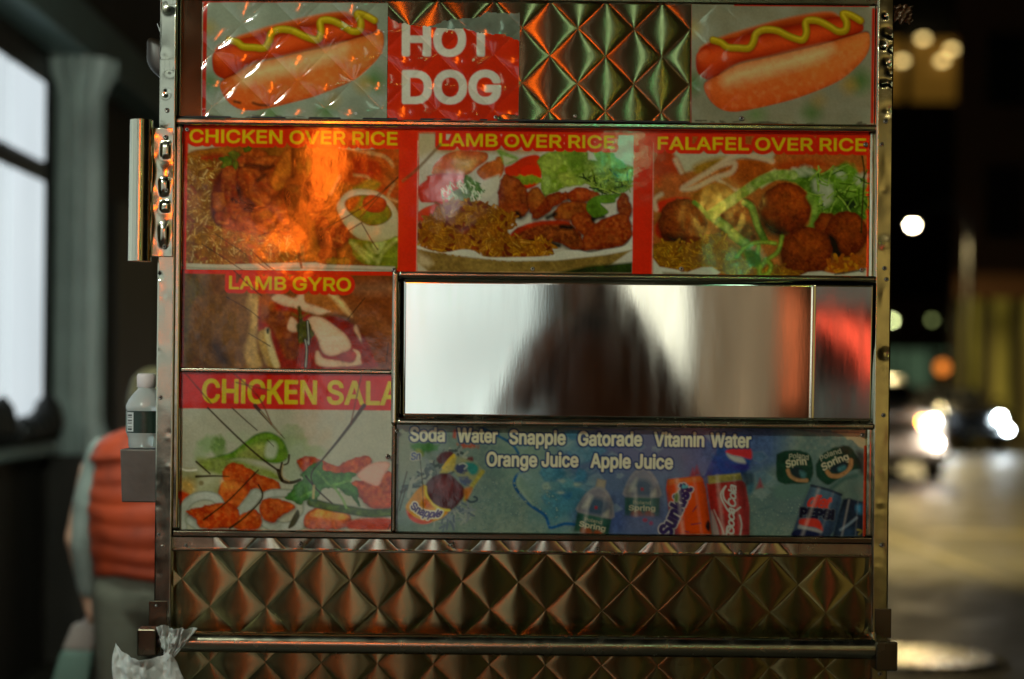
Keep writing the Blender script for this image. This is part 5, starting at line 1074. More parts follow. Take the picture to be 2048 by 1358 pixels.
    for q in (((400, 730), (430, 690)), ((390, 830), (460, 820)), ((340, 880), (370, 890))): c.stroke(B(*q), 2.4, (92, 44, 74), 1, .8)
    c.paint(SB((495, 840), (515, 800), (530, 830), (525, 880), (505, 870)), (38, 28, 30), 2)
    cyl(B, (205, 500), (245, 905), (480, 470), (545, 905))
    # red can
    c.paint([B((505, 520), (770, 495), (800, 520), (830, 700), (830, 912), (560, 910), (520, 640))], (152, 34, 26), 1.8, 1, var=(40, .5, (124, 40, 36)), grad=(.45, 0, (112, 72, 74)))
    c.paint([B((512, 462), (760, 440), (778, 490), (520, 522))], (146, 142, 76), 2, 1, var=(10, .7, (112, 108, 60)))
    c.paint([spline(B((540, 720), (575, 800), (600, 905), (560, 905), (548, 830)))], (146, 134, 130), 2)
    for q in (((560, 720), (600, 810), (640, 905)), ((590, 780), (620, 850), (630, 905))): c.stroke(B(*q), 3, (158, 146, 140), 1, .8)
    c.text("Coca", *B((712, 912), (716, 715)), 15, (156, 164, 158), .05, None, italic=.35, track=-70)
    c.text("Cola", *B((724, 705), (728, 540)), 15, (156, 164, 158), .05, None, italic=.35, track=-70)
    c.stroke(B((690, 690), (640, 640), (630, 580), (650, 540), (612, 600), (640, 680), (690, 740), (760, 700)), 3.4, (156, 164, 158), 1)
    c.stroke(B((655, 915), (660, 860), (690, 850), (650, 912), (690, 915)), 3.4, (156, 164, 158), 1); c.stroke(B((760, 905), (770, 830), (755, 760)), 3.2, (150, 156, 150), 1)
    c.paint(SB((780, 440), (850, 440), (860, 520), (800, 540), (790, 490)), (42, 64, 76), 4, .8); c.paint(SB((820, 540), (860, 520), (850, 590), (820, 600)), (54, 100, 118), 4, .8)
    cyl(B, (512, 470), (560, 910), (780, 450), (832, 912)); cyl(A, (1520, 600), (1470, 880), (1770, 640), (1740, 880)); cyl(A, (1870, 560), (1870, 760), (2120, 560), (2130, 760))
    # green labels on the right
    def glabel(pts, a, b, a2, b2, s1, s2):
        c.paint([spline(B(*pts), n=4)], (30, 66, 48), 2, 1, var=(26, .6, (22, 48, 38)), warp=(12, 2))
        c.text(s1, *B(a, b), 10, (150, 150, 128), .03, None, bend=3); c.text(s2, *B(a2, b2), 14, (166, 164, 138), .05, None, bend=3)
    c.paint(SB((1020, 540), (1160, 500), (1290, 520), (1300, 600), (1060, 640)), (84, 112, 104), 6, .9)
    glabel(((1040, 300), (1120, 272), (1220, 272), (1280, 300), (1310, 360), (1290, 500), (1150, 520), (1050, 510), (1030, 440)), (1130, 335), (1276, 342), (1112, 402), (1262, 378), "Poland", "Sprin")
    c.stroke(B((1122, 420), (1140, 460), (1190, 490), (1262, 496)), 8, (150, 120, 82), 1.6); c.paint(SB((1140, 410), (1200, 390), (1250, 440), (1220, 480), (1160, 460)), (30, 46, 48), 3); c.paint(SB((1210, 420), (1255, 440), (1250, 480), (1220, 470)), (62, 104, 104), 3)
    glabel(((1340, 370), (1400, 290), (1500, 240), (1570, 230), (1640, 300), (1680, 400), (1600, 420), (1480, 500), (1420, 530), (1340, 470)), (1375, 352), (1530, 290), (1392, 425), (1588, 340), "Poland", "Spring")
    c.stroke(B((1420, 430), (1450, 460), (1520, 458), (1590, 400), (1598, 345)), 9, (152, 118, 78), 1.6); c.paint(SB((1440, 400), (1500, 370), (1560, 350), (1570, 400), (1500, 440), (1450, 430)), (28, 40, 46), 3); c.paint(SB((1500, 400), (1550, 380), (1560, 410), (1510, 430)), (66, 110, 112), 3)
    c.paint(SB((1440, 560), (1520, 490), (1600, 450), (1690, 440), (1690, 640), (1560, 640), (1450, 600)), (98, 116, 104), 4, 1, var=(30, .5, (74, 96, 92))); c.stroke(B((1450, 560), (1540, 490), (1640, 460)), 8, (60, 88, 82), 3, .8)
    c.paint(SB((1640, 280), (1700, 300), (1700, 440), (1660, 420)), (34, 40, 40), 5, .8)
    # diet can
    c.paint([B((1290, 545), (1320, 530), (1520, 600), (1530, 650), (1470, 880), (1440, 918), (1145, 918), (1200, 760))], (78, 104, 118), 1.8, 1, var=(40, .6, (58, 82, 104)), grad=(0, .6, (34, 46, 74)))
    c.stroke(B((1300, 535), (1420, 565), (1525, 605)), 5, (46, 58, 70), 1.4)
    c.text("diet", *B((1262, 690), (1420, 712)), 24, (178, 58, 42), .07, None, italic=.35)
    c.paint([B((1215, 705), (1480, 730), (1460, 790), (1205, 765))], (34, 40, 62), 2.5, .8); c.text("PEPSI", *B((1215, 770), (1462, 790)), 17, (24, 26, 48), .14, (1.6, (84, 92, 98)))
    c.paint(SB((1205, 800), (1240, 785), (1340, 790), (1375, 830), (1382, 880), (1320, 850), (1220, 840)), (168, 52, 36), 2); c.paint(SB((1205, 830), (1260, 845), (1340, 860), (1380, 885), (1350, 895), (1260, 870), (1200, 860)), (128, 130, 130), 2); c.paint(SB((1180, 870), (1300, 880), (1380, 905), (1370, 918), (1160, 918)), (22, 30, 64), 2)
    cyl(B, (1290, 545), (1150, 918), (1525, 610), (1440, 918))
    # dark can at the corner
    c.paint([B((1540, 640), (1580, 630), (1690, 660), (1690, 920), (1460, 920), (1500, 760))], (28, 38, 52), 2, 1, var=(24, .7, (40, 62, 84))); c.paint(SB((1640, 690), (1680, 680), (1685, 740), (1650, 740)), (64, 128, 160), 5, .9)
    c.stroke(B((1520, 870), (1580, 830), (1640, 780)), 5, (110, 128, 140), 2, .9); c.stroke(B((1650, 870), (1680, 880), (1660, 905)), 4, (128, 120, 60), 1.5)
    c.text("3", *B((1652, 900), (1690, 900)), 18, (150, 140, 74), .06) if "3" in GLY else None
    cyl(B, (1545, 640), (1470, 918), (1690, 660), (1690, 918))
    # lettering
    W = (198, 194, 158); N = (34, 54, 96)
    for t, p, q in (("Soda", (821, 881.5), (888.5, 882.5)), ("Water", (915.5, 883.5), (994, 885)), ("Snapple", (1019.5, 887.5), (1130, 889)), ("Gatorade", (1157, 890.5), (1283, 891.5)), ("Vitamin", (1309, 892), (1407, 893)), ("Water", (1422, 893.5), (1501, 894.5)), ("Orange", (974, 931.5), (1073, 933)), ("Juice", (1084, 932.5), (1155.5, 933.5)), ("Apple", (1182, 934.5), (1260, 936)), ("Juice", (1271, 936), (1344.5, 937.5))):
        c.text(t, *D([p, q]), 27 if t not in ("Orange", "Juice", "Apple") else 27, W, .042, (3.4, N, .85))
    # wear: torn white corner, rubbed top edge, scratches, red right margin
    c.paint([spline(B((1380, 108), (1480, 120), (1560, 170), (1640, 220), (1715, 260), (1715, 100), (1560, 100)), n=4)], (160, 152, 120), 1.5, 1, var=(30, .5, (136, 130, 98)), warp=(12, 4))
    for i in range(26):
        x = r.uniform(x0, x1); c.stroke([(x, v0 + r.uniform(0, 6)), (x + r.uniform(10, 60), v0 + r.uniform(0, 7))], r.uniform(1, 4), r.choice([(40, 52, 60), (56, 70, 74), (112, 120, 104)]), 1.2, .6, smooth=False)
    for q, w in ((((205, 430), (160, 600), (110, 800)), 3), (((130, 380), (110, 600), (120, 830)), 5), (((300, 290), (320, 500), (330, 720)), 2), (((195, 560), (150, 720)), 3)): c.stroke(A(*q), w, (56, 52, 36), 1, .8)
    c.stroke([(x1 - 1, v0 + 34), (x1 - 1, v1)], 5, (150, 52, 26), 1, smooth=False)
    for q in (((1010, 720), (1080, 750), (1180, 740)), ((900, 720), (1000, 690))): c.stroke(B(*q), 3, (64, 92, 96), 2, .6)
    return c
# ================================================================= the food cart
M_steel = mat('brushed_steel', (.40, .385, .28), .22, 1.0, rvary=(30, .16, .30), bump=[(9, .25), (300, .03)])
M_steel_dull = mat('dull_steel', (.18, .16, .11), .22, 1.0, rvary=(14, .16, .30), bump=(220, .03), vary=(7, (.14, .125, .085)))
M_pol = mat('polished_steel', (.56, .55, .42), .15, 1.0, rvary=(20, .11, .22), bump=[(14, .25), (45, .06)])
M_pol_g = mat('polished_edge_trim', (.58, .55, .36), .14, 1.0, rvary=(24, .09, .24), bump=[(18, .35)])
M_quilt = mat('quilted_steel', (.225, .20, .11), .16, 1.0, rvary=(60, .14, .185), aniso=.9)
M_mirror = mat('scuffed_mirror_steel', (.66, .69, .62), .07, 1.0, rvary=(50, .045, .085), bump=[(260, .004)], stretch=(1, 1, .12), aniso=.5)
M_quilt_low = mat('quilted_steel_lower', (.225, .20, .095), .155, 1.0, rvary=(60, .135, .18), aniso=.91)
M_screw = mat('screw_steel', (.38, .36, .32), .3, 1.0, bump=(300, .2)); M_slot = mat('screw_socket', (.02, .02, .02), .6)
M_strip = mat('plain_strip_steel', (.22, .20, .13), .10, 1.0, rvary=(12, .08, .13), vary=(9, (.17, .155, .10)))
M_gap = mat('gap_shade_black', (.012, .011, .010), .7)  # near-black strips stand in for the shade inside narrow gaps
M_poster = mat('glossy_vinyl_print', (.5, .5, .5), .12, attr='Col', vary=(2.2, (.86, .84, .78)), rvary=(35, .05, .09), bump=[(26, .012), (230, .015)], spec=.5)

cart = empty('food_cart', (.07, 1.0, 0), 'steel street food cart with menu posters, end wall facing the viewer', 'food cart')

# --- closed body behind the end wall, roof, wheels
box('body_shell', U(320), U(1771), .035, 2.3, .42, V(-60), M_steel_dull, cart, .01)
box('end_wall', U(349), U(1746), .012, .033, .40, V(-60), M_steel_dull, cart, .002)
box('roof', U(300), U(1795), -.03, 2.36, V(-60) + .004, V(-84), M_steel, cart, .01)
for sx in (-.56, .70):
    for sy in (.45, 1.9):
        wl = lathe('wheel', [(.02, -.05), (.16, -.05), (.17, -.06), (.24, -.05), (.25, -.02), (.25, .02), (.24, .05), (.17, .06), (.16, .05), (.02, .05)], M_tyre, cart, 28, (sx, sy, .25), axis='X')
        rm = lathe('rim', [(.02, -.064), (.15, -.06), (.15, .06), (.02, .064)], M_rim, None, 20, None, axis='X'); rm.location = (sx, sy, .25); rm.parent = wl; rm.matrix_parent_inverse = Matrix.Translation((sx, sy, .25)).inverted()
    box('axle_bracket', sx - .02, sx + .02, .3, 2.05, .26, .418, M_metal_dk, cart)

# --- quilted sheets: every pressed diamond a pillow of its own
QA, QB, QH = .0560, .0552, .0088
NRM = {}
def qprof(s, t): return math.sqrt(max(0.0, (1 - s * s) * (1 - t * t)))
def diamond_mesh(name, h=.0009, k=QK, kz=QKZ, n=15):
    """a pressed pillow whose brushed surface turns from side to side and only a little from top to bottom"""
    ss = [math.sin((i / (n - 1) - .5) * math.pi * .96) / math.sin(.48 * math.pi) for i in range(n)]
    vs = [(QA * (s + t) / 2, -h * qprof(s, t), QB * (s - t) / 2) for s in ss for t in ss]
    fs = [(i * n + j, i * n + j + 1, (i + 1) * n + j + 1, (i + 1) * n + j) for i in range(n - 1) for j in range(n - 1)]
    me = mesh(name, vs, fs); me.polygons.foreach_set('use_smooth', [True] * len(fs)); nr = []
    for s in ss:
        for t in ss:
            q = 2 * math.sqrt((1 - s * s + .004) * (1 - t * t + .004))
            nx = math.tanh((s + t) * (1 - s * t) / q * .62); nz = math.tanh((s - t) * (1 + s * t) / q * .5)
            nr.append(Vector((k * nx, -1, kz * nz)).normalized())
    me.normals_split_custom_set_from_vertices(nr); NRM[me.name] = nr
    return me
DM = diamond_mesh('quilt_diamond'); DM.materials.append(M_quilt)
DM_L = diamond_mesh('quilt_diamond_low'); DM_L.materials.append(M_quilt_low)
DM_T = diamond_mesh('trim_diamond', .0014, .26, .06); DM_T.materials.append(M_pol)
def quilt(part, u0, u1, v0, v1, cu, cv, y=0.0, src=None, nm='quilt_diamond'):
    src = src or DM; x0, x1, z0, z1 = U(u0), U(u1), V(v1), V(v0); X0, Z0 = U(cu), V(cv); rr = random.Random(cu)
    for j in range(-40, 41):
        zc = Z0 + j * QB
        if zc + QB <= z0 or zc - QB >= z1: continue
        for i in range(-40, 41):
            if (i + j) % 2: continue
            xc = X0 + i * QA
            if xc + QA <= x0 or xc - QA >= x1: continue
            me = src
            if xc - QA < x0 or xc + QA > x1 or zc - QB < z0 or zc + QB > z1:
                bm = bmesh.new(); bm.from_mesh(src); lay = bm.verts.layers.float_vector.new('n')
                for v_, n_ in zip(bm.verts, NRM[src.name]): v_[lay] = n_
                for co, no in (((x0 - xc, 0, 0), (-1, 0, 0)), ((x1 - xc, 0, 0), (1, 0, 0)), ((0, 0, z0 - zc), (0, 0, -1)), ((0, 0, z1 - zc), (0, 0, 1))):
                    bmesh.ops.bisect_plane(bm, geom=bm.verts[:] + bm.edges[:] + bm.faces[:], plane_co=co, plane_no=no, clear_outer=True)
                if not bm.faces: bm.free(); continue
                ns_ = [Vector(v_[lay]).normalized() for v_ in bm.verts]
                me = bpy.data.meshes.new(nm); bm.to_mesh(me); bm.free(); me.normals_split_custom_set_from_vertices(ns_)
                if not me.materials: me.materials.append(src.materials[0])
            o = bpy.data.objects.new(nm, me); COL.objects.link(o); o.location = (xc, y, zc); o.rotation_euler = (rr.gauss(0, .012), 0, rr.gauss(0, .015)); o.parent = part
up = box('quilted_panel', U(349), U(1746), .004, .0115, V(243), V(-40), M_steel_dull, cart, 0, 'upper quilted steel sheet, bare between the hot dog posters')
quilt(up, 760, 1400, -38, 242, 1092.6, 54.7, .0012)
lo_ = box('quilted_panel', U(349), U(1746), .004, .0115, .42, V(1104), M_steel_dull, cart, 0, 'lower quilted steel sheet around the push bar')
quilt(lo_, 350, 1745, 1107, 1500, 1208.2, 1163.6, .0012, DM_L)
box('plain_strip', U(350), U(398), .0005, .0035, V(243), V(-40), M_strip, cart, .0005)
box('roof_edge', U(349), U(1746), -.010, .0035, V(4), V(-40), M_steel_dull, cart, .002)

# --- corner posts, dented sheet-metal angles
def post(name, u0, u1, v0, v1, yf, tilt, dents, m, seed, label):
    nx, nz = 12, 420; xs = np.linspace(U(u0), U(u1), nx); zs = np.linspace(V(v1), V(v0), nz); xm = (xs[0] + xs[-1]) / 2
    XX, ZZ = np.meshgrid(xs, zs); NT = fbm(XX * 30, ZZ * 9 + seed, 1.0, 2, seed)
    def yf_(x, z):
        v = 765 - (z - CAM_H) * 1000; y = yf + tilt(v) * (x - xm)
        y += .0016 * (NT[int(round((z - zs[0]) / (zs[-1] - zs[0]) * (nz - 1))), int(round((x - xs[0]) / (xs[-1] - xs[0]) * (nx - 1)))] - .5)
        for (du, dv, r, dep) in dents:
            q = ((x - U(du)) ** 2 + (z - V(dv)) ** 2) / (r * r / 1e6)
            y += dep * .001 * math.exp(-q) if q < 9 else 0
        return y
    me = grid_mesh(name, list(xs), list(zs), yf_, True)
    o = link(name, me, m, cart, True, label=label); sol = o.modifiers.new('t', 'SOLIDIFY'); sol.thickness = .0025; sol.offset = 0
    return o
rr = random.Random(8)
dl = [(331, 195, 7, 5), (338, 20, 16, 6), (322, 130, 14, -2.5), (340, 150, 10, 2.5), (318, 560, 6, 4)] + [(rr.uniform(316, 346), rr.uniform(520, 1240), rr.uniform(4, 9), rr.uniform(-.35, .4)) for _ in range(14)]
post('corner_post', 317, 350, -60, 1262, -.020, lambda v: -.42 if v < 250 else (-.42 + (v - 250) / 60 * .40 if v < 310 else -.02), dl, M_pol, 3, 'dented bright steel post at the bottle side')
dr = [(1757, 28, 4, 5), (1760, 62, 9, 4), (1771, 66, 6, 5), (1754, 86, 6, 7), (1772, 94, 6, 6), (1762, 120, 8, 3), (1770, 140, 8, 3), (1754, 162, 5, 6), (1762, 160, 4, 5), (1773, 163, 5, 6), (1765, 215, 10, 2), (1764, 480, 14, -2), (1765, 700, 12, 2)] + [(rr.uniform(1750, 1778), rr.uniform(200, 1240), rr.uniform(4, 10), rr.uniform(-.35, .4)) for _ in range(14)]
post('corner_post', 1744, 1775, -60, 1400, -.020, lambda v: .06, dr, M_pol_g, 9, 'dented steel post with punched holes at the street side')
box('post_return', U(315.5), U(319), -.014, .034, V(1262), V(-60), M_pol, cart, .001); box('post_return', U(1772.5), U(1776), -.018, .034, V(1400), V(-60), M_pol_g, cart, .001)
rail('post_edge', 348.5, 350.5, -40, 1262, -.0225, .010, M_pol, cart, .001); rail('post_edge', 1742, 1744, -40, 1400, -.0225, .010, M_pol, cart, .001)
rail('post_gap', 350.7, 352.5, -40, 243, -.004, .010, M_gap, cart, 0)

# --- rails of the end wall
rail('rail', 349.2, 1745, 238.5, 242.5, -.004, .010, M_gap, cart, 0, 'black strip for the shaded gap under the upper panel')
rail('rail', 347, 1747, 243, 257.5, -.016, .010, M_pol, cart, .005, 'bright rail above the menu posters')
rail('rail', 347.2, 362.5, 258, 1064, -.015, .010, M_pol, cart, .005, 'upright rail beside the chicken posters')
rail('rail', 1732.5, 1745.2, 258, 1064, -.015, .010, M_pol_g, cart, .005, 'upright rail beside the falafel poster')
rail('rail', 796.5, 1745.2, 545.5, 558, -.028, .010, M_pol, cart, .005, 'rail above the plain steel panel')
rail('rail', 783, 796, 546, 851, -.021, .010, M_pol, cart, .005, 'upright rail between lamb gyro poster and steel panel')
rail('rail', 796.5, 1745.2, 838.5, 851, -.026, .010, M_steel, cart, .005, 'rail between steel panel and drinks poster')
rail('rail', 362.8, 782.8, 741.5, 750.5, -.010, .010, M_steel, cart, .003, 'thin rail between lamb gyro and chicken salad')
rail('rail', 349.5, 1745.2, 1064.5, 1079.5, -.018, .010, M_steel_dull, cart, .004, 'rail under the salad and drinks posters')
rail('rail', 785, 794.5, 851.2, 1064.3, -.012, .010, M_steel_dull, cart, .003, 'upright rail beside the drinks poster')
rail('rail', 349.5, 1745.2, 1102, 1106.5, -.012, .010, M_steel_dull, cart, .001, 'thin lip above the lower quilted sheet')
tr = rail('polished_trim', 349.5, 1745.2, 1079.8, 1101.8, .002, .010, M_pol, cart, 0)
quilt(tr, 430, 1600, 1080, 1101.6, 1208.2, 1090 + 27.6, .0015, DM_T, 'trim_diamond')
for ua, ub in ((350, 429), (1601, 1744)): rail('trim_flat', ua, ub, 1080, 1101.6, -.001, .0018, M_steel, tr, 0)

# --- screws
scm = bpy.data.meshes.new('screw'); bm = bmesh.new()
prof = [(.0046, 0), (.0044, -.0014), (.0034, -.0026), (.0018, -.0030)]; rings = []
for r, y in prof: rings.append([bm.verts.new((r * math.cos(k * math.pi / 5), y, r * math.sin(k * math.pi / 5))) for k in range(10)])
for a, b in zip(rings, rings[1:]):
    for k in range(10): bm.faces.new((a[k], a[(k + 1) % 10], b[(k + 1) % 10], b[k]))
in_ = [bm.verts.new((.0016 * math.cos(k * math.pi / 5), -.0012, .0016 * math.sin(k * math.pi / 5))) for k in range(10)]
slot = []
for k in range(10): slot.append(bm.faces.new((rings[-1][k], rings[-1][(k + 1) % 10], in_[(k + 1) % 10], in_[k])))
slot.append(bm.faces.new(in_[::-1])); bmesh.ops.recalc_face_normals(bm, faces=bm.faces[:])
for f in bm.faces: f.smooth = True
for f in slot: f.material_index = 1
bm.to_mesh(scm); bm.free(); scm.materials.append(M_screw); scm.materials.append(M_slot)
def screw(px, py, y, s=1.0, parent=None):
    q = D([(px, py)])[0]; o = bpy.data.objects.new('screw', scm); COL.objects.link(o); o.location = (U(q[0]), y, V(q[1])); o.scale = (s, s, s); adopt(o, parent or cart); return o
for px, py, y, s in ((338, 224, -.0215, 1.1), (325, 795, -.0215, 1), (322, 1067, -.0225, .8), (329, 1090, -.0225, .8), (372, 1090, -.0022, .8), (318, 1208, -.0255, .8), (602, 1088, -.0075, 1), (776, 913, -.0065, 1.1), (788, 541, -.0045, 1.2), (1065, 538, -.0045, .9), (1362, 538, -.0045, 1), (1722, 540, -.0045, .9),
                     (1730, 290, -.0055, 1.1), (375, 260, -.0045, .9), (991, 235, -.0045, .9), (1150, 233, -.0045, .9), (1482, 238, -.0055, 1.2), (1766, 246, -.0215, 1.1), (1768, 560, -.0215, 1), (1764, 538, -.0215, 1), (1762, 830, -.0215, 1), (1759, 1088, -.0215, 1.1), (1724, 870, -.0055, 1.1), (1755, 1344, -.0215, 1), (904, 1090, -.0075, 1), (1194, 1098, -.0075, 1), (1480, 1106, -.0075, 1), (1758, 292, -.0215, 1), (794, 862, -.0115, .9)):
    screw(px, py, y, s)

# --- plain steel panel: bowed sheet, folded near its end
def mirror_y(x, z):
    u = x * 1000 + 973; zc = (z - V(698)); y = .003 - .030 * (x - U(797)) - .034 * zc
    y += .0012 * math.sin((x - U(796)) * 5.2 + .6) + .0006 * math.sin(z * 9 + x * 3)
    if u > 1617: y += .035 * (x - U(1617)) - .12 * max(0, .004 - abs(x - U(1620)))
    return y
xs = list(np.linspace(U(797), U(1612), 60)) + list(np.linspace(U(1614), U(1626), 8)) + list(np.linspace(U(1630), U(1744), 14))
me = grid_mesh('steel_panel', xs, list(np.linspace(V(838), V(558.5), 30)), mirror_y, True)
o = link('steel_panel', me, M_mirror, cart, True, label='plain scratched steel panel mirroring lit shopfronts'); so_ = o.modifiers.new('t', 'SOLIDIFY'); so_.thickness = .0015; so_.offset = -1

# --- printed posters
def quilt_h(u, v, cu, cv):
    x = (u - cu) / 1000; z = (cv - v) / 1000; a = x / QA; b = z / QB; s = a + b; t = a - b
    s = (s + 1) % 2 - 1; t = (t + 1) % 2 - 1
    return np.sqrt(np.clip((1 - s * s) * (1 - t * t), 0, 1)) * .6 + np.clip((1 - s * s) * (1 - t * t), 0, 1) * .4
def poster(name, c, y0, label, relief=0.0, wave=.0012, seed=1, cut=None, wscale=150, detail=0.0, gam=1.14):
    ny, nx = c.ny, c.nx; C = c.C
    # soften the print a little, fade and grime
    P = np.pad(C, ((1, 1), (1, 1), (0, 0)), 'edge'); C = .6 * C + .1 * (P[:-2, 1:-1] + P[2:, 1:-1] + P[1:-1, :-2] + P[1:-1, 2:])
    X, Y = c.X, c.Y
    g = .93 + .14 * (fbm(X, Y, 3.0, 2, seed + 70) - .5) + .20 * (fbm(X, Y, 60, 3, seed + 80) - .5)
    if detail:
        away = np.minimum(np.abs(C - lin(RED)).sum(-1), np.abs(C - lin(YEL)).sum(-1)); mk = np.clip((away - .08) / .12, 0, 1)
        sat = 1 - C.min(-1) / np.maximum(C.max(-1), 1e-3); mk = mk * np.clip((sat - .5) / .2, .12, 1)
        n1 = fbm(X, Y, 16, 3, seed + 40) - .5; n2 = fbm(X, Y, 5, 2, seed + 41) - .5
        g = g * np.exp(mk * detail * (2.2 * n1 + 1.8 * n2))
    C = C * g[..., None] * PRINT
    C = .8 * (np.clip(C, 0.002, .8) / .8) ** gam
    h = y0 - wave * (fbm(X, Y, wscale, 2, seed + 90) - .5) * 2 - wave * .25 * (fbm(X, Y, 28, 2, seed + 95) - .5) * 2
    if relief: h = h - relief * quilt_h(X, Y, 1092.6, 54.7) * (.55 + .9 * fbm(X, Y, 120, 2, seed + 33))
    co = np.stack([(X - 973) / 1000, h, CAM_H + (765 - Y) / 1000], -1).reshape(-1, 3)
    idx = np.arange(nx * ny).reshape(ny, nx)
    q = np.stack([idx[:-1, :-1], idx[1:, :-1], idx[1:, 1:], idx[:-1, 1:]], -1)
    if cut is not None:
        keep = cut(X, Y); kq = keep[:-1, :-1] & keep[1:, :-1] & keep[1:, 1:] & keep[:-1, 1:]; q = q[kq]
    q = q.reshape(-1, 4); me = bpy.data.meshes.new(name)
    me.vertices.add(nx * ny); me.vertices.foreach_set('co', co.ravel())
    me.loops.add(q.size); me.loops.foreach_set('vertex_index', q.ravel().astype(np.int32))
    me.polygons.add(len(q)); me.polygons.foreach_set('loop_start', np.arange(0, q.size, 4, dtype=np.int32)); me.polygons.foreach_set('loop_total', np.full(len(q), 4, np.int32))
    me.polygons.foreach_set('use_smooth', np.ones(len(q), bool)); me.update()
    at_ = me.color_attributes.new('Col', 'FLOAT_COLOR', 'POINT'); rgba = np.ones((nx * ny, 4), np.float32); rgba[:, :3] = C.reshape(-1, 3); at_.data.foreach_set('color', rgba.ravel())
    me.validate()
    return link(name, me, M_poster, cart, label=label)
def torn(X, Y):      # the sign's upper edge is ripped away in a ragged line
    pts = D([(770, 30), (786, 40), (800, 46), (840, 52), (880, 56), (905, 58), (935, 57), (952, 64), (985, 69), (1010, 70), (1040, 82)])
    top = np.interp(X, pts[:, 0], pts[:, 1]) + (fbm(X, Y, 7, 3, 4) - .5) * 6
    bot = np.where(X > 990, 231 + 8 * np.clip((fbm(X, Y, 14, 2, 6)), 0, 1) - np.clip((X - 990) / 8, 0, 1) * 4, 999)
    return (Y > top) & (Y < bot)
def paper(X, Y):     # grey paper backing left behind above the tear
    pts = D([(790, 60), (860, 52), (900, 38), (950, 34), (975, 24), (1000, 26), (1035, 26)])
    top = np.interp(X, pts[:, 0], pts[:, 1]) + (fbm(X, Y, 8, 3, 14) - .5) * 7
    return (Y > top) & (Y < 95)
poster('poster', art_hotdog(397, 768, 9, 241.5), -.0015, 'hot dog picture poster, wrinkled, beside the HOT DOG sign', .0036, .0006, 1)
cb = Canvas(780, 18, 1032, 100, STEP, (96, 104, 92)); cb.speckle([np.array([(700, 0), (1100, 0), (1100, 200), (700, 200)], float)], 26, .5, (76, 82, 70), (116, 122, 106), 3)
poster('torn_backing_paper', cb, -.0005, 'grey torn paper backing above the word HOT', .0040, .0006, 2, paper)
poster('poster', art_hot_dog_sign(769, 1031, 18, 241.5), -.0022, 'red HOT DOG sign with torn top edge', .0044, .0006, 2, torn)
poster('poster', art_hotdog(1374, 1741, 5, 241.5, True), -.0045, 'hot dog picture poster at the street side', .0004, .0005, 3, gam=1.2)
poster('poster', art_banner(362.8, 1732.2, 257.8, 545.2), -.0015, 'red banner poster of chicken, lamb and falafel over rice', 0, .00035, 4, detail=.28, gam=1.24)
poster('poster', art_gyro(362.8, 782.8, 545.6, 741.2), -.0015, 'LAMB GYRO poster under the chicken dish', 0, .00045, 5, detail=.28, gam=1.24)
poster('poster', art_salad(362.8, 784.8, 750.8, 1064.2), -.0015, 'CHICKEN SALAD poster with cracked print', 0, .00045, 6, detail=.28, gam=1.24)
poster('poster', art_drinks(794.8, 1732.2, 851.3, 1064.2), -.0015, 'faded blue drinks poster with cans and bottles', 0, .0004, 7, detail=.2, gam=1.16)

# --- push bar with end brackets
by = -.115; bz = V2(1289.5, by)
bar = tube('push_bar', [(U2(330, by), by, bz), (U2(1752, by), by, bz)], .0198, M_steel, cart, 32)
for k, (ux0, ux1) in enumerate(((284, 322), (1752, 1796))):
    bk = box('bar_bracket', U2(ux0, by), U2(ux1, by), by - .022, by + .022, V2(1330 if k else 1316, by), V2(1272 if k else 1262, by), M_steel_dull, bar, .003)
    box('bracket_arm', U2(ux0 + 8, by), U2(ux1 - 8, by), by + .023, .03, V2(1310, by), V2(1275, by), M_steel_dull, bar, .002)
tube('bar_pin', [(U2(318, by), by, bz), (U2(340, by), by, bz)], .011, M_metal_dk, bar, 14)
for uu in ((307, 343), (1750, 1782)): rail('post_foot', uu[0], uu[1], 1206, 1264, -.0245, -.0215, M_steel_dull, cart, .001)

# --- upright tube and its hinge plate on the left edge
sd_ = tube('side_tube', [(U2(277.0, -.035), -.035, V2(530, -.035)), (U2(278.0, -.035), -.035, V2(248, -.035))], .0228, M_pol, cart, 32)
def plate_y(x, z):
    v = 765 - (z - CAM_H) * 1000; y = -.0245
    for (du, dv, dw, dh, dep) in ((331, 310, 9, 15, .0045), (329, 383, 9, 15, .0045), (331, 422, 9, 10, .004), (329, 478, 9, 20, .004)):
        q = ((x - U(du)) * 1000 / dw) ** 4 + ((z - V(dv)) * 1000 / dh) ** 4
        y -= dep * math.exp(-q)
    return y + .0015 * math.sin(z * 60) * math.sin(x * 90)
me = grid_mesh('hinge_plate', list(np.linspace(U(296), U(347), 34)), list(np.linspace(V(522), V(266), 150)), plate_y, True)
o = link('hinge_plate', me, M_pol, sd_, True); s2 = o.modifiers.new('t', 'SOLIDIFY'); s2.thickness = .002
def weld_y(x, z): return -.026 - .004 * fbm(np.array([x * 200]), np.array([z * 70]), 1, 3, 5)[0]
me = grid_mesh('weld_seam', list(np.linspace(U(292), U(300), 6)), list(np.linspace(V(520), V(268), 120)), weld_y, True); link('weld_seam', me, mat('brass_tinted_weld', (.42, .34, .12), .3, 1.0, bump=(120, .6)), sd_, True)
for (px, py) in ((336, 278), (338, 384), (334, 496)): q = screw(px, py, -.0262, 1.1)
for k in range(9): screw(307 + (k % 2) - k * .35, 268 + k * 27, -.0262, .55)

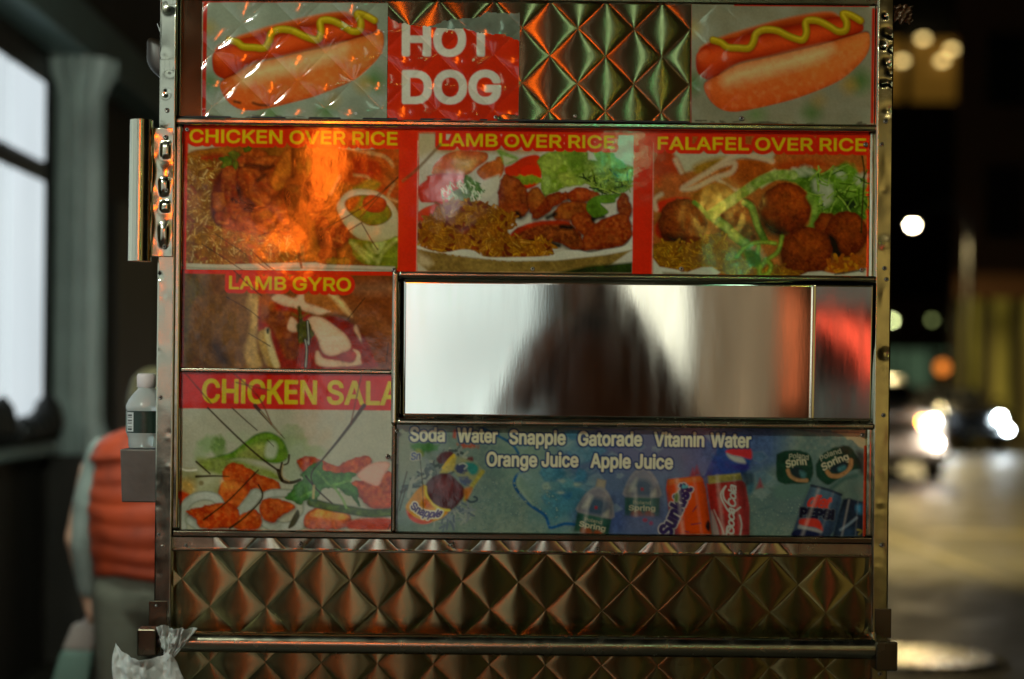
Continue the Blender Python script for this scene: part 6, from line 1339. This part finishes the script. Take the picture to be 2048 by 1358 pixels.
# --- side shelf, folded-down awning flap and roof scrap
bm = bmesh.new(); box_bm(bm, U2(241.5, .03), U(312), .03, .34, V2(1012, .03), V2(906, .03), .0025)
for v in bm.verts:
    if v.co.z < V(1000) and v.co.x < U(255): v.co.x += .004
link('side_shelf', from_bm('side_shelf', bm), mat('oxidised_shelf_metal', (.16, .15, .14), .5, .8, vary=(12, (.11, .10, .09)), bump=(60, .3)), cart)
fl = mat('smoky_plastic_flap', (.03, .02, .012), .4, vary=(8, (.02, .014, .008)))
bm = bmesh.new(); box_bm(bm, U(263), U(316), .10, .70, V(118), V(54), .016, 4)
for v in bm.verts:
    t = (v.co.x - U(263)) / (U(316) - U(263)); v.co.z -= t * .045 if v.co.z < V(86) else t * .02
link('awning_flap', from_bm('awning_flap', bm), fl, cart, True)
tube('flap_hook', [(U(318), .05, V(52)), (U(308), .05, V(38)), (U(300), .05, V(44)), (U(306), .05, V(60))], .0035, M_pol, cart, 8)
r9 = random.Random(5); bm = bmesh.new(); nx, nz = 14, 14; gv = []
for j in range(nz):
    for i in range(nx):
        x = U(1772 + i * 3.3 + r9.uniform(-1.2, 1.2)); z = V(4 + j * 2.7 + r9.uniform(-1.2, 1.2) + (4 * math.sin(i * 1.3) if j > 10 else 0)); gv.append(bm.verts.new((x, .0 + r9.uniform(-.008, .008) - .03 * abs(math.sin(i * .9 + j * .4)) * .4, z)))
for j in range(nz - 1):
    for i in range(nx - 1): bm.faces.new((gv[j * nx + i], gv[(j + 1) * nx + i], gv[(j + 1) * nx + i + 1], gv[j * nx + i + 1]))
o = link('roof_tape_scrap', from_bm('roof_tape_scrap', bm), mat('crumpled_brown_foil', (.16, .10, .05), .35, .4, vary=(40, (.10, .06, .03))), cart, True); s3 = o.modifiers.new('t', 'SOLIDIFY'); s3.thickness = .001

# --- assumed lit service hatch, unseen on the pavement side, lights the fluted column
hatch = box('assumed_service_hatch', U(320) - .006, U(320) - .001, .9, 2.0, 1.25, 2.1, M_metal_dk, cart)
box('assumed_hatch_lamp', U(320) - .05, U(320) - .008, .95, 1.95, 2.02, 2.06, mat('assumed_hatch_tube', (1, 1, 1), .3, emit=((.86, 1.0, .97), 6)), hatch, .004)
ld = bpy.data.lights.new('assumed_hatch_light', 'AREA'); ld.shape = 'RECTANGLE'; ld.size = 1.0; ld.size_y = .10; ld.energy = HATCH_W; ld.color = (.86, 1.0, .86)
lo = bpy.data.objects.new('assumed_hatch_light', ld); COL.objects.link(lo); lo.location = (U(320) - .06, 1.45, 2.0); lo.rotation_euler = (Vector((-2.2, 5.2, 1.6)) - Vector(lo.location)).to_track_quat('-Z', 'Y').to_euler(); adopt(lo, cart)

# ================================================================= small things on the cart
# water bottle on the side shelf
bt = empty('water_bottle', (U2(293, .09), .09, V2(906, .03)), 'clear water bottle with green label and white cap on the side shelf', 'bottle')
bx_, by_, bz_ = U2(293, .09), .09, V2(906, .03) + .001
M_pet = mat('clear_pet', (.88, .94, .92), .14, trans=(.5, 1.25), spec=.8); M_wat = mat('water', (.80, .95, .92), .0, trans=(1.0, 1.33))
rib = [(.033, 0), (.035, .003), (.0355, .018), (.0365, .022), (.0385, .027), (.0395, .030), (.0395, .077), (.041, .080), (.0405, .087), (.035, .099), (.026, .111), (.018, .120), (.0165, .123), (.0165, .131)]
lathe('bottle_body', rib, M_pet, bt, 32, (bx_, by_, bz_))
lathe('water_fill', [(.030, .002), (.033, .004), (.0335, .018), (.036, .026), (.037, .032), (.037, .05)], M_wat, bt, 28, (bx_, by_, bz_))
lathe('cap', [(.0178, .124), (.0188, .125), (.0192, .147), (.017, .152), (.002, .153)], mat('white_cap', (.82, .74, .74), .4), bt, 52, (bx_, by_, bz_), fl=(26, .02, .017))
def band(name, a0, a1, r, z0, z1, m):
    n = 18; vs, fs = [], []
    for k in range(n + 1):
        a = a0 + (a1 - a0) * k / n
        for (q, z) in ((r, z0), (r, z1)): vs.append((bx_ + q * math.cos(a), by_ + q * math.sin(a), bz_ + z))
    for k in range(n): fs.append((2 * k, 2 * k + 2, 2 * k + 3, 2 * k + 1))
    o = link(name, mesh(name, vs, fs), m, None, True); return o
lb = band('label', math.radians(-190), math.radians(100), .0402, .031, .076, mat('dark_green_label', (.02, .045, .035), .3, vary=(60, (.015, .03, .02)))); adopt(lb, bt)
wp = band('barcode_panel', math.radians(-146), math.radians(-117), .0408, .034, .073, mat('white_label_panel', (.62, .66, .64), .4)); wp.parent = lb
pb = band('label_print_panel', math.radians(-178), math.radians(-150), .0407, .032, .075, mat('pale_label_print', (.30, .40, .36), .4, vary=(300, (.08, .14, .11)))); pb.parent = lb
M_bar = mat('barcode_ink', (.02, .02, .02), .5)
for k in range(11):
    if k in (3, 7): continue
    z0 = .037 + k * .0031; b_k = band('barcode_bar', math.radians(-141), math.radians(-122), .0411, z0, z0 + (.0012 + .0012 * (k % 3 == 0)), M_bar); b_k.parent = lb

# torn plastic bag knotted round the end of the push bar
M_bag = mat('thin_white_plastic', (.80, .86, .83), .25, vary=(14, (.70, .77, .74)), bump=[(40, .15)], alpha=.68)
bag = empty('plastic_bag', (U(330), by, V(1450)), 'torn white plastic bag knotted on the end of the push bar', 'plastic bag')
def bag_sheet(name, fn, nu=46, nv=40):
    vs = [fn(i / (nu - 1), j / (nv - 1)) for j in range(nv) for i in range(nu)]
    fs = [(j * nu + i, j * nu + i + 1, (j + 1) * nu + i + 1, (j + 1) * nu + i) for j in range(nv - 1) for i in range(nu - 1)]
    o = link(name, mesh(name, vs, fs), M_bag, bag, True); s_ = o.modifiers.new('t', 'SOLIDIFY'); s_.thickness = .0006; return o
_nt = {}
def N(a, b, s):       # smooth noise read from a small table
    if s not in _nt:
        gx, gy = np.meshgrid(np.arange(0, 40, .125), np.arange(0, 30, .125)); _nt[s] = fbm(gx, gy, 1, 3, s)
    t = _nt[s]; x = abs(a) * 8; y = abs(b) * 8; i0, j0 = int(x), int(y); fx, fy = x - i0, y - j0; g = lambda q, p_: t[q % t.shape[0], p_ % t.shape[1]]
    return float((g(j0, i0) * (1 - fx) + g(j0, i0 + 1) * fx) * (1 - fy) + (g(j0 + 1, i0) * (1 - fx) + g(j0 + 1, i0 + 1) * fx) * fy) - .5
def tuft(i, j):       # gathered end: fan from the knot up along the bar
    top0, top1 = (319, 1254), (402, 1256); bot = (346, 1322)
    ux = top0[0] + (top1[0] - top0[0]) * i; uy = top0[1] + (top1[1] - top0[1]) * i + 4 * N(i * 14, 0, 3) - 5 * math.exp(-((i - .2) / .12) ** 2)
    k = j ** .85; u = ux + (bot[0] + (i - .4) * 10 - ux) * k; v = uy + (bot[1] - uy) * k
    return (U2(u - 3, -.15), -.148 - .009 * math.sin(i * 26 + 5 * N(i * 4, j * 2, 21) * 3 + j * 2) * (1 - .5 * j) - .030 * N(i * 8, j * 5, 7) - .01 * math.sin(math.pi * i), V2(v + 7, -.15))
def sack(i, j):       # open bag hanging from the knot to the lower left
    a = (236, 1288); b = (346, 1300); c2 = (300, 1480); d2 = (395, 1480)
    e = 1288 + 26 * math.sin(i * 2.6) ** .8 + 5 * N(i * 9, 1, 8)
    tu = a[0] + (b[0] - a[0]) * i; tv = e - 14 * (i > .92)
    bu = c2[0] + (d2[0] - c2[0]) * i; bv = 1480
    bow = -22 * math.sin(math.pi * min(j * 1.15, 1)) * (1 - i) + 16 * math.sin(math.pi * j) * i
    u = tu + (bu - tu) * j + bow; v = tv + (bv - tv) * j
    return (U2(u - 2, -.15), -.150 - .028 * math.sin(math.pi * i) + .040 * N(i * 4, j * 5, 11) + .014 * N(i * 10 + j * 5, j * 8, 12), V2(v + 7, -.15))
bag_sheet('knotted_end', tuft, 70, 50); bag_sheet('bag_sack', sack, 80, 90)

# ================================================================= people
skin = mat('skin', (.42, .24, .16), .5)
def P_(x, y, z): return (px0 + x, py0 + y, z)
# passer-by walking away beside the building
px0, py0 = at(306, 900, 5.5).x, at(306, 900, 5.5).y
per = empty('person', (px0, py0, 0), 'person in a red padded vest walking away beside the cart', 'person')
blob('body', [(P_(-.005, .04, 1.39), .08, P_(-.005, .045, 1.44), .083), (P_(.02, .02, 1.24), .05, P_(-.005, .03, 1.38), .05), (P_(0, 0, 1.18), .12, P_(0, 0, .85), .12, (1.25, .75, 1)), (P_(-.08, 0, .82), .075, P_(-.09, .02, .45), .052), (P_(-.09, .02, .45), .05, P_(-.09, -.02, .09), .036), (P_(.08, 0, .82), .075, P_(.10, .16, .46), .052), (P_(.10, .16, .46), .05, P_(.10, .10, .10), .036),
              (P_(-.09, -.03, .06), .035, P_(-.09, .10, .04), .03), (P_(.10, .1, .06), .035, P_(.10, .22, .04), .03), (P_(-.19, .0, 1.20), .05, P_(-.245, .0, .98), .04), (P_(-.245, 0, .98), .038, P_(-.22, .05, .80), .028), (P_(.19, .0, 1.20), .05, P_(.24, .0, .98), .04), (P_(.24, 0, .98), .038, P_(.24, .06, .80), .028),
              (P_(-.215, .055, .785), .026, P_(-.21, .06, .745), .024), (P_(-.21, .04, .74), .012, P_(-.205, .045, .70), .010), (P_(-.21, .06, .735), .012, P_(-.205, .062, .69), .010), (P_(-.21, .078, .735), .012, P_(-.205, .08, .695), .010), (P_(-.20, .09, .74), .011, P_(-.197, .09, .70), .009), (P_(-.20, .04, .77), .011, P_(-.185, .03, .73), .009), (P_(.24, .06, .79), .026, P_(.24, .07, .72), .02), (P_(-.005, .12, 1.40), .012, P_(-.005, .13, 1.39), .012)], .011, skin, per)
blob('hair', [(P_(-.005, .02, 1.42), .09, P_(-.005, .03, 1.46), .085), (P_(-.005, .0, 1.37), .07, P_(-.005, .0, 1.42), .085)], .012, mat('pale_blond_hair', (.06, .048, .016), .7, vary=(60, (.035, .028, .01)), bump=(150, .6)), per)
blob('collar', [(P_(-.05, .0, 1.30), .05, P_(.06, .0, 1.30), .05, (1, 1.2, .8)), (P_(.01, .0, 1.30), .075, P_(.015, .0, 1.35), .068)], .012, mat('white_scarf', (.55, .60, .57), .7, bump=(60, .4)), per)
red = mat('padded_red_vest', (.38, .042, .005), .6, vary=(12, (.19, .022, .005)), bump=(60, .3))
vs, fs = [], []; prof_ = []; nk = 60
for k in range(nk + 1):
    z = .845 + (1.335 - .845) * k / nk; t = k / nk
    wx = .172 + .028 * math.sin(math.pi * min(1, t * 1.1)) if t < .8 else .187 * math.sqrt(max(.0, 1 - ((t - .8) / .22) ** 2)) + .012
    wy = .125 + .03 * math.sin(math.pi * t) if t < .8 else .14 * math.sqrt(max(0, 1 - ((t - .8) / .22) ** 2)) + .012
    puff0 = abs(math.sin(t * math.pi * 8 + .4 * math.sin(t * 9)))
    if t < .03: wx -= .02; wy -= .02
    for a in range(40):
        th = 2 * math.pi * a / 40; sag = .016 * math.cos(th * 1.5 + t * 3) ** 2; puff = .005 * puff0 * (.6 + .8 * float(vnoise(np.array([a * .5]), np.array([t * 9]), 3)[0])) + .006 * float(vnoise(np.array([a * .3 + 9]), np.array([t * 4]), 5)[0])
        vs.append((px0 + (wx + puff) * math.cos(th), py0 + (wy + puff) * math.sin(th), z + sag))
for k in range(nk):
    for a in range(40): fs.append((k * 40 + a, k * 40 + (a + 1) % 40, (k + 1) * 40 + (a + 1) % 40, (k + 1) * 40 + a))
fs.append(tuple(range(40))[::-1]); fs.append(tuple(nk * 40 + a for a in range(40)))
link('padded_vest', mesh('padded_vest', vs, fs), red, per, True)
grey = mat('pale_grey_sleeve', (.20, .23, .21), .75, vary=(14, (.14, .17, .155)), bump=(40, .5))
for s, hy in ((-1, .05), (1, .06)):
    blob('sleeve', [(P_(s * .155, 0, 1.25), .066, P_(s * .20, -.01, 1.10), .058), (P_(s * .20, -.01, 1.10), .056, P_(s * .225, .0, .97), .048), (P_(s * .225, .0, .97), .048, P_(s * .215, hy, .815), .040)], .012, grey, per, 3)
blob('trousers', [(P_(0, 0, .90), .13, P_(0, 0, .82), .135, (1.3, .9, 1)), (P_(-.09, 0, .80), .108, P_(-.095, .02, .46), .078), (P_(-.095, .02, .46), .076, P_(-.09, -.02, .12), .062), (P_(.085, .01, .80), .108, P_(.10, .16, .46), .078), (P_(.10, .16, .46), .076, P_(.10, .10, .14), .062)], .012, mat('grey_olive_trousers', (.115, .115, .085), .8, vary=(10, (.09, .09, .065)), bump=(50, .4)), per, 3)
for s, yy in ((-.09, .0), (.10, .13)): blob('shoe', [(P_(s, yy - .05, .045), .042, P_(s, yy + .14, .038), .036, (1, 1, .85))], .012, mat('dark_shoe', (.03, .03, .03), .5), per)
# carrier bag in the hand
cb_ = empty('carrier_bag', (px0 - .235, py0 + .06, .5), 'small pink and teal carrier bag hanging from the hand', 'bag')
def bagpart(name, z0, z1, w0, w1, m, sh0, sh1):
    bm = bmesh.new(); box_bm(bm, -1, 1, -1, 1, -1, 1, .25, 3)
    for v in bm.verts:
        t = (v.co.z + 1) / 2; wv = w0 + (w1 - w0) * t; v.co = Vector((px0 - .235 + (sh0 + (sh1 - sh0) * t) + v.co.x * wv, py0 + .06 + v.co.y * wv * .55, z0 + (z1 - z0) * t))
    return link(name, from_bm(name, bm), m, cb_, True)
bagpart('bag_top', .612, .70, .052, .040, mat('pink_bag', (.22, .185, .165), .6, bump=(50, .5)), -.012, .01)
bagpart('bag_bottom', .49, .614, .060, .054, mat('teal_bag', (.09, .155, .125), .6, bump=(50, .5)), -.04, -.012)
for yy in (.035, .085): tube('bag_handle', [(px0 - .235, py0 + yy, .69), (px0 - .215, py0 + .06, .725), (px0 - .21, py0 + .06, .735)], .006, mat('bag_handle_strap', (.3, .25, .24), .6), cb_, 8)

# photographer standing at the camera: the dark shape mirrored in the steel panel
px0, py0 = .17, -3.95
ph = empty('person', (px0, py0, 0), 'photographer in a dark coat, a dark silhouette mirrored in the steel panel', 'person')
blob('body', [(P_(0, .02, 1.56), .088, P_(0, .02, 1.62), .092), (P_(0, 0, 1.36), .055, P_(0, .01, 1.52), .055), (P_(0, 0, 1.28), .14, P_(0, 0, .95), .13, (1.3, .75, 1)), (P_(-.1, 0, .9), .085, P_(-.11, 0, .5), .06), (P_(-.11, 0, .5), .055, P_(-.11, -.02, .09), .04), (P_(.1, 0, .9), .085, P_(.11, 0, .5), .06), (P_(.11, 0, .5), .055, P_(.11, -.02, .09), .04), (P_(0, .105, 1.585), .014, P_(0, .115, 1.575), .014),
              (P_(-.08, .30, 1.47), .034, P_(-.06, .36, 1.49), .028), (P_(.09, .30, 1.46), .034, P_(.07, .36, 1.47), .028)] + [(P_(s * .065, .36, 1.44 + k * .02), .010, P_(s * .03, .38, 1.44 + k * .02), .009) for s in (-1, 1) for k in range(4)] + [(P_(s * .06, .34, 1.50), .011, P_(s * .03, .33, 1.52), .009) for s in (-1, 1)], .012, skin, ph)
coat = mat('dark_maroon_coat', (.26, .08, .03), .8, bump=(40, .4))
blob('coat', [(P_(.02, 0, 1.33), .14, P_(.06, 0, .70), .25, (1.35, .85, 1)), (P_(-.17, 0, 1.38), .085, P_(.17, 0, 1.38), .085), (P_(-.2, 0, 1.36), .08, P_(-.30, .10, 1.14), .07), (P_(-.30, .10, 1.14), .066, P_(-.10, .28, 1.44), .05), (P_(.2, 0, 1.36), .085, P_(.45, .04, .98), .09), (P_(.45, .04, .98), .085, P_(.11, .28, 1.43), .05), (P_(0, -.02, 1.44), .08, P_(0, -.01, 1.5), .08), (P_(.04, -.04, 1.54), .11, P_(.40, -.02, .98), .13), (P_(.0, -.04, 1.4), .14, P_(.25, -.03, 1.0), .15)], .014, coat, ph)
blob('hood', [(P_(0, -.01, 1.58), .115, P_(0, -.01, 1.64), .11)], .014, coat, ph)
pc = empty('camera_body', (px0, py0 + .36, 1.45), 'small black film camera held by the photographer', 'camera')
box('camera_case', px0 - .07, px0 + .07, py0 + .345, py0 + .385, 1.43, 1.515, M_frame, pc, .006); lathe('lens_barrel', [(.03, 0), (.032, .02), (.03, .04), (.02, .042)], M_frame, pc, 24, (px0 - .01, py0 + .386, 1.47), axis='Y')
